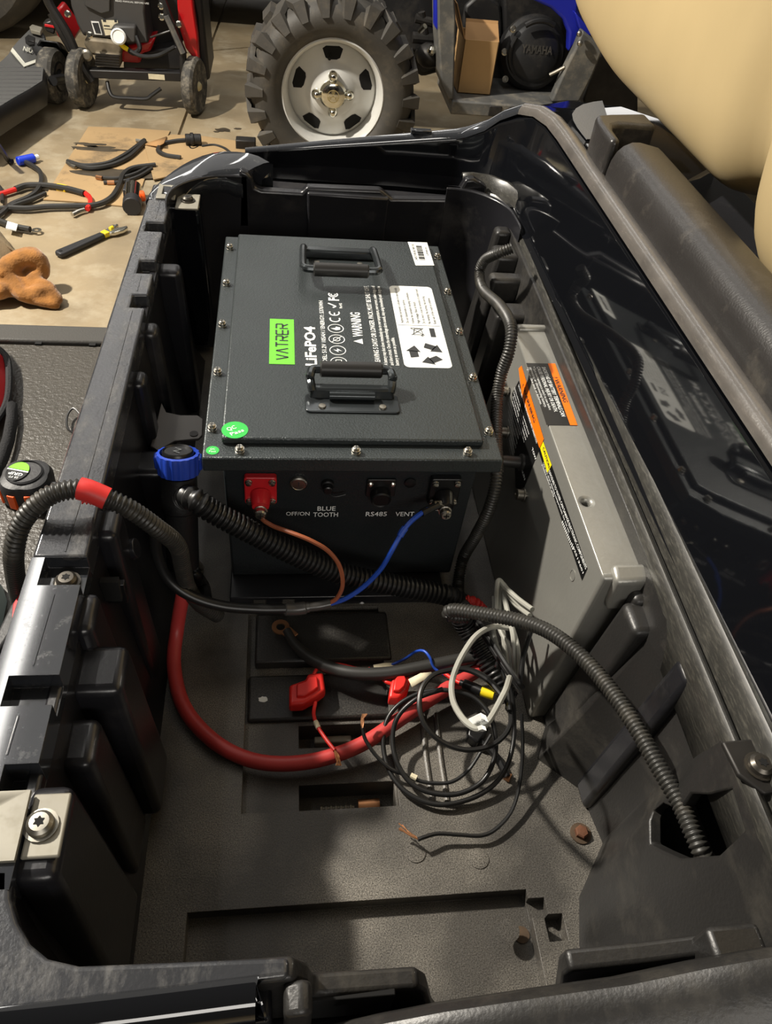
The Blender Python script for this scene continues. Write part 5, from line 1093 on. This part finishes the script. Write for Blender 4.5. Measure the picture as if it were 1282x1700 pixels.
MB().box((wc.x-.02, BY-.02, wc.z-.03), (wc.x+.06, BY+.4, wc.z+.03)).build('axle', 'dark_metal', atv, .01)
# carton standing in the footwell
cz = tz+.001; k0 = at_z(757, 154, cz); k1 = at_z(816, 155, cz); W_ = k1.x-k0.x; yb = k0.y; hh = at_y(831, 70, yb).z-cz
cx = thing('cardboard_box', 'small open brown cardboard box standing in the quad bike footwell', 'box', (k0.x+W_/2, yb+.09, cz))
x0, x1 = k0.x+.005, at_y(830, 90, yb).x-.01; y1 = yb+.17
def wall(a, b_, n): return MB().box(a, b_).build(n, 'cardboard', cx, .001)
wall((x0, yb, cz), (x1, yb+.004, cz+hh), 'front_panel'); wall((x0, y1-.004, cz), (x1, y1, cz+hh), 'back_panel'); wall((x0, yb, cz), (x0+.004, y1, cz+hh), 'side_panel'); wall((x1-.004, yb, cz), (x1, y1, cz+hh), 'side_panel'); wall((x0, yb, cz), (x1, y1, cz+.004), 'bottom_panel')
MB().hexa([(x0+.01, yb+.05, cz+hh*1.00), (x1, yb+.05, cz+hh*1.0), (x1, yb+.054, cz+hh*1.0), (x0+.01, yb+.054, cz+hh*1.0)], [(x0+.012, yb+.09, cz+hh*1.26), (x1+.004, yb+.09, cz+hh*1.26), (x1+.004, yb+.094, cz+hh*1.26), (x0+.012, yb+.094, cz+hh*1.26)]).build('flap', 'cardboard_inside', cx)
MB().hexa([(x0, yb, cz+hh-.002), (x1, yb, cz+hh-.002), (x1, yb+.004, cz+hh-.002), (x0, yb+.004, cz+hh-.002)], [(x0+.012, yb+.085, cz+hh*1.22), (x1+.004, yb+.085, cz+hh*1.22), (x1+.004, yb+.089, cz+hh*1.22), (x0+.012, yb+.089, cz+hh*1.22)]).build('flap', 'cardboard_inside', cx)
MB().hexa([(x0-.002, yb, cz+hh), (x0+.002, yb, cz+hh), (x0+.002, y1, cz+hh), (x0-.002, y1, cz+hh)], [(x0-.05, yb, cz+hh*1.6), (x0-.046, yb, cz+hh*1.6), (x0-.046, y1, cz+hh*1.6), (x0-.05, y1, cz+hh*1.6)]).build('flap', 'cardboard_inside', cx)

# ------------------------------------------------------------------ snow blower
sb = thing('snow_blower', 'red and black snow blower with two cream hubbed wheels on the garage floor', 'snow blower', fz_(230, 180))
SY = fz_(138, 176).y
def bwheel(px, py, yy, rw, wd):
    c = at_y(px, py, yy); c.z = FZ+rw
    MB().lathe([(rw*.62, -wd*.4), (rw*.9, -wd*.5), (rw, -wd*.3), (rw, wd*.3), (rw*.9, wd*.5), (rw*.62, wd*.4)], c, (1, -.24, 0), 36).build('wheel_tyre', 'wheel_rubber', sb)
    T = sb.children[-1]
    MB().lathe([(rw*.66, wd*.30), (rw*.60, wd*.36), (rw*.4, wd*.15), (rw*.2, wd*.3), (.012, wd*.6), (.001, wd*.62)], c, (1, -.24, 0), 30).build('wheel_hub', 'hub_cream', T)
    MB().lathe([(rw*.66, wd*.30), (rw*.60, wd*.36), (rw*.4, wd*.15), (rw*.2, wd*.3), (.012, wd*.6), (.001, wd*.62)], c, (-1, .24, 0), 30).build('wheel_hub', 'hub_cream', T)
    return c
wl1 = bwheel(138, 138, SY, .112, .054); wl2 = bwheel(323, 148, SY, .112, .050)
def spoly(px, y, t, name, m, bevel=.006): return ypoly(px, y, t, name, m, sb, bevel)
spoly([(146, 116), (303, 121), (303, 136), (146, 130)], SY-.02, .05, 'axle_bar', 'blower_black', .004)
MB().tube([at_y(303, 85, SY-.02), at_y(304, 110, SY-.02), at_y(307, 138, SY-.02)], .016, 8).build('wheel_bracket', 'blower_black', sb); MB().tube([at_y(130, 96, SY), at_y(140, 118, SY-.02), at_y(152, 135, SY-.02)], .018, 8).build('wheel_bracket', 'blower_black', sb)
s_ = Print(at_y(247, 131, SY-.0225), (1, 0, 0), (0, 0, 1), .001); q_ = at_y(273, 124, SY-.0225)-s_.O; s_.rect(0, 0, q_.x, q_.z); s_.build('bar_sticker', 'paper', sb)
spoly([(112, -40), (245, -40), (240, 20), (247, 72), (210, 72), (205, 66), (138, 60), (128, 40), (118, 10)], SY+.03, .18, 'engine_cover', 'blower_grey', .014)
spoly([(140, -40), (183, -40), (183, 20), (168, 24), (140, 10)], SY+.015, .03, 'cover_louvre', 'blower_grey', .005)
spoly([(184, 48), (190, 42), (225, 44), (226, 72), (210, 73), (204, 68), (186, 66)], SY-.01, .06, 'choke_shroud', 'blower_grey', .01)
MB().lathe([(.030, 0), (.030, .016), (.024, .022), (.022, .018), (.001, .018)], at_y(197, 61, SY-.03), (.1, -1, .3), 22).build('choke_knob', 'sticker_white', sb)
MB().tube([at_y(196, 67, SY-.02), at_y(203, 76, SY-.03), at_y(212, 82, SY-.02)], .009, 8).build('fuel_elbow', 'crimp_yellow', sb)
def stick(px4, y, m, name, part=None):
    b = MB(); b.prism([at_y(*q, y) for q in px4], (0, .002, 0)); return b.build(name, m, sb)
stick([(151, 35), (164, 36), (170, 58), (157, 57)], SY+.026, 'print_white', 'warning_sticker'); stick([(153, 38), (163, 38), (168, 56), (159, 55)], SY+.0245, 'print_dark', 'sticker_print')
stick([(168, 33), (195, 34), (197, 42), (187, 46), (184, 58), (175, 59)], SY+.026, 'paper', 'warning_sticker')
s_ = Print(at_y(172, 42, SY+.0245), (1, 0, 0), (0, 0, 1), -.001); s_.rect(0, .012, .012, .024); s_.rect(0, -.004, .024, .001); s_.rect(.0, -.014, .03, -.011); s_.rect(.045, .014, .055, .026); s_.build('sticker_print', 'print_dark', sb)
s_ = Print(at_y(192, 2.5, SY+.028), (1, 0, 0), (0, 0, 1), .001); s_.text('READ MANUAL BEFORE USE', 0, 0, .13, .006); s_.build('cover_lettering', 'print_white', sb)
spoly([(142, 62), (178, 66), (205, 72), (200, 98), (150, 92), (138, 74)], SY+.02, .14, 'engine_block', 'engine_alu', .012)
spoly([(156, 86), (200, 90), (200, 114), (160, 110)], SY-.0, .12, 'crankcase', 'engine_alu', .01)
b = MB()
for k in range(5): b.box(at_y(158, 92+k*4.5, SY-.006), at_y(198, 94+k*4.5, SY-.006)+V((0, .03, .004)))
b.build('cooling_fins', 'dark_metal', sb)
MB().lathe([(.022, 0), (.022, .014), (.014, .02), (.001, .02)], at_y(145, 91, SY), (0, -1, .1), 16).build('oil_cap', 'steel_dull', sb)
spoly([(196, 84), (215, 76), (258, 64), (250, 86), (234, 90), (234, 106), (200, 104)], SY+.06, .14, 'lower_housing', 'blower_red', .012)
spoly([(205, 92), (300, 76), (300, 116), (205, 114)], SY+.11, .1, 'inner_plate', 'blower_black')
spoly([(245, -40), (300, -40), (306, 60), (300, 84), (255, 80), (244, 40)], SY+.22, .06, 'engine_back_plate', 'blower_black', .01)
spoly([(292, -40), (315, -40), (322, 20), (328, 60), (331, 105), (326, 104), (308, 80), (296, 40)], SY+.02, .06, 'side_panel', 'blower_red', .01)
spoly([(312, -40), (332, -40), (340, 40), (349, 132), (334, 137), (331, 100), (326, 30)], SY+.10, .30, 'auger_side_plate', 'blower_black', .01)
spoly([(85, 22), (92, 22), (124, 66), (118, 75), (96, 62), (90, 46)], SY+.06, .2, 'side_panel', 'blower_red', .01)
spoly([(70, 38), (84, 34), (93, 46), (90, 58), (76, 52)], SY+.10, .06, 'reflector_block', 'hinge_plastic', .006); spoly([(74, 40), (90, 43), (90, 47), (74, 44)], SY+.095, .01, 'reflector', 'pouch_red', .001)
MB().tube([at_y(74, -20, SY), at_y(82, 6, SY), at_y(110, 52, SY), at_y(128, 92, SY)], .018, 10).build('handle_tube', 'blower_black', sb)
MB().tube([at_y(84, 22, SY+.03), at_y(100, 52, SY+.02), at_y(118, 84, SY+.02)], .014, 8).build('handle_strut', 'dark_metal', sb)
MB().tube([at_y(262, -20, SY-.02), at_y(276, 16, SY-.03), at_y(290, 55, SY-.03), at_y(305, 90, SY-.03)], .016, 8).build('handle_tube', 'blower_black', sb)
MB().tube([at_y(276, 26, SY-.045), at_y(287, 50, SY-.045), at_y(304, 88, SY-.045)], .012, 6).build('adjuster_bracket', 'atv_grey', sb)
for px, py in ((268, 10), (269, 28), (297, 40), (113, 23), (149, 58)): MB().lathe([(.013, 0), (.013, .010), (.008, .014), (.001, .014)], at_y(px, py, SY-.03), (0, -1, .2), 10).build('bolt', 'chrome', sb)
MB().tube([at_y(212, 82, SY-.02), at_y(235, 93, SY-.04), at_y(262, 92, SY-.03), at_y(290, 78, SY-.02)], .008, 8).build('fuel_hose', 'cable_black', sb); MB().tube([at_y(226, 60, SY), at_y(232, 80, SY-.02), at_y(222, 88, SY-.02), at_y(208, 78, SY-.01)], .010, 8).build('fuel_hose', 'cable_black', sb)
MB().tube([at_y(250, 62, SY), at_y(268, 56, SY-.02), at_y(286, 50, SY-.02)], .004, 6).build('cable', 'cable_dark', sb)
MB().tube([at_y(178, 135, SY), at_y(182, 152, SY-.02), at_y(190, 161, SY-.03), at_y(215, 163, SY-.03), at_y(242, 164, SY-.03), at_y(252, 158, SY-.02), at_y(267, 147, SY)], .008, 8).build('stand_wire', 'blower_black', sb)

# ------------------------------------------------------------------ kick scooter
sc_ = thing('kick_scooter', 'grey and black electric kick scooter lying at the left edge', 'scooter', fz_(40, 190))
DZ = -.44
def dp(px, py, dz=0.0): return at_z(px, py, DZ+dz)
def rise(px, py): return .05*smoothstep((110-py)/60)
dk = [(48, 50, 62), (54, 44, 69), (60, 38, 73), (68, 30, 74.5), (78, 21.5, 75), (90, 14, 74), (100, 4, 73), (112, -12, 72), (134, -30, 70), (148, -45, 48), (162, -60, 23), (176, -70, 0), (200, -90, -38)]
def deck_rows(dz, grow=0): return [[at_z(l+(r-l)*k/6, py, DZ+rise(0, py))+V((0, 0, dz)) for k in range(7)] for py, l, r in dk]
b = MB(); b.grid(deck_rows(0)); b.build('deck', 'deck_grey', sc_, angle=60)
DK = sc_.children[-1]
rt_ = deck_rows(-.001); ol = [r[0] for r in rt_]+[q for q in rt_[-1][1:-1]]+[r[-1] for r in rt_[::-1]]+[q for q in rt_[0][-2:0:-1]]
cn_ = sum(ol, V())/len(ol)
ol2 = [(p-cn_)*1.035+cn_+V((0, 0, -.004)) for p in ol]; ol3 = [(p-cn_)*1.035+cn_+V((.006, -.014, -.045)) for p in ol]; ol4 = [(p-cn_)*.99+cn_+V((.006, -.014, -.085)) for p in ol]
for p in ol4: p.z = max(p.z, FZ+.06)
MB().grid([[p+V((0, 0, -.0005)) for p in ol], ol2, ol3, ol4], True, False, True).build('deck_body', 'deck_black', sc_, angle=50)
b = MB()
for k in range(10):
    py = 112+k*6.5; x1 = 71-max(0, py-134)*1.62
    b.tube([at_z(-25-k*3, py-1, DZ+.0005), at_z(x1-3, py, DZ+.0005)], .0022, 5)
b.build('grip_ridges', 'deck_black', DK)
b = MB(); ch = [(21, 80), (42, 106), (71, 96), (70, 101), (40, 112), (18, 86)]; cp = [at_z(px, py, DZ+rise(px, py)+.003) for px, py in ch]; b.grid([cp, [p+V((0, 0, .003)) for p in cp]], True, True, True); b.build('chevron', 'deck_light', DK)
o0 = at_z(38, 84, DZ+rise(0, 84)+.004); u_ = at_z(53, 89, DZ+rise(0, 89)+.004)-o0; w_ = at_z(40, 77, DZ+rise(0, 77)+.004)-o0
p_ = Print(o0, u_.normalized(), w_.normalized(), .002); p_.text('NIU', 0, 0, u_.length, w_.length, .02); p_.build('deck_lettering', 'deck_light', DK)
pt_ = [at_z(*q, DZ+.058) for q in ((42, 66), (48, 61), (59, 66), (58, 77), (49, 78), (43, 73))]; MB().prism(pt_, (0, 0, .010)).build('charge_port', 'hole', DK, .003)
pt_ = [at_z(*q, DZ+.064) for q in ((47, 66), (58, 68), (57, 73), (47, 71))]; MB().prism(pt_, (0, 0, .010)).build('port_cover', 'deck_black', DK, .002)
pt_ = [at_z(*q, DZ+.055) for q in ((50, 51), (55, 47), (72, 52), (68, 60), (52, 56))]; MB().prism(pt_, (0, 0, .016)).build('rear_lamp', 'latch_steel', DK, .003)
dirv = (at_z(64, 100, DZ)-at_z(0, 145, DZ)); dirv.z = 0; dirv.normalize(); prp = V((-dirv.y, dirv.x, 0))
wcn = at_z(88, 126, FZ+.105)
MB().lathe([(.06, -.03), (.095, -.032), (.105, -.02), (.105, .02), (.095, .032), (.06, .03)], wcn, prp, 36).build('rear_tyre', 'wheel_rubber', sc_)
RT = sc_.children[-1]; MB().lathe([(.062, -.028), (.05, -.034), (.03, -.03), (.02, -.04), (.001, -.042)], wcn, prp, 26).build('wheel_hub', 'deck_black', RT); MB().lathe([(.062, .028), (.05, .034), (.001, .03)], wcn, prp, 26).build('wheel_hub', 'deck_black', RT)
b = MB(); rows = []
for k in range(13):
    a = math.radians(-20+k*8.5); e = dirv*math.cos(a)+V((0, 0, math.sin(a)))
    rows.append([wcn+e*.125+prp*w for w in (-.038, -.034, 0, .034, .038)])
    rows[-1][0] = wcn+e*.105-prp*.048; rows[-1][4] = wcn+e*.105+prp*.048
b.grid(rows); b.build('rear_fender', 'deck_black', sc_, solid=.006)
rp_ = at_y(103, 138, wcn.y-.02); MB().lathe([(.018, 0), (.018, .008), (.013, .014), (.001, .014)], wcn+dirv*.10-prp*.046+V((0, 0, .005)), -prp, 18).build('side_reflector', 'reflector', sc_)
MB().tube([wcn-prp*.05-dirv*.02, wcn-prp*.05-dirv*.12+V((0, 0, .02))], .02, 8).build('wheel_arm', 'deck_black', sc_); MB().tube([wcn+prp*.05-dirv*.02, wcn+prp*.05-dirv*.12+V((0, 0, .02))], .02, 8).build('wheel_arm', 'deck_black', sc_)

# ------------------------------------------------------------------ other vehicles at the top of the view
pv = thing('parked_vehicle', 'dark vehicle with a black tyre at the top left beyond the scooter', 'vehicle', fz_(15, 70))
tc_ = at_y(-18, 0, 3.45); tr_ = .42; tcn = V((tc_.x-.24, 3.80, FZ+tr_))
MB().lathe([(tr_*.55, -.02), (tr_*.62, -.05), (tr_*.88, -.055), (tr_*.97, -.02), (tr_, .02), (tr_, .2), (tr_*.9, .24), (tr_*.5, .22)], tcn, (.12, 1, 0), 48).build('tyre', 'tire', pv)
MB().lathe([(tr_*.56, 0), (tr_*.4, .03), (.001, .03)], tcn, (.12, 1, 0), 30).build('wheel', 'wheel_silver', pv)
MB().box((-3.6, 4.05, -.42), (-1.0, 5.4, .7)).build('body', 'tub_plastic', pv, .05)
dv_ = thing('parked_vehicle', 'dark glossy vehicle bumper behind the snow blower and knobbly tyre', 'vehicle', fz_(380, 60))
MB().box((-.75, 4.15, -.38), (2.6, 5.6, .6)).build('body', 'gloss_black', dv_, .06)
MB().tube([(-.75, 4.12, -.12), (.4, 4.10, -.12), (2.0, 4.12, -.12)], .035, 12).build('bumper_bar', 'gloss_black', dv_)
MB().box((-.7, 4.4, FZ), (-.5, 5.0, -.35)).build('wheel', 'tire', dv_, .05); MB().box((2.2, 4.4, FZ), (2.4, 5.0, -.35)).build('wheel', 'tire', dv_, .05)

# the garage floor is the zero level: lift everything from working height
for o in scn.objects:                                 # stand everything on z = 0
    if o.parent is None: o.location.z -= FZ

GR = {'corrugated_conduit': 'corrugated conduits in the battery bay', 'power_cable': 'thick power cables on the bay floor', 'fuse_holder': 'red inline fuse holders', 'paper_flag': 'paper tags on the bay wiring', 'cardboard_sheet': 'cardboard sheets on the garage floor', 'battery_cable': 'loose battery cables on the garage floor', 'parked_vehicle': 'vehicles parked at the back'}
for o in scn.objects:
    k = o.name.split('.')[0]
    if o.parent is None and k in GR: o['group'] = GR[k]
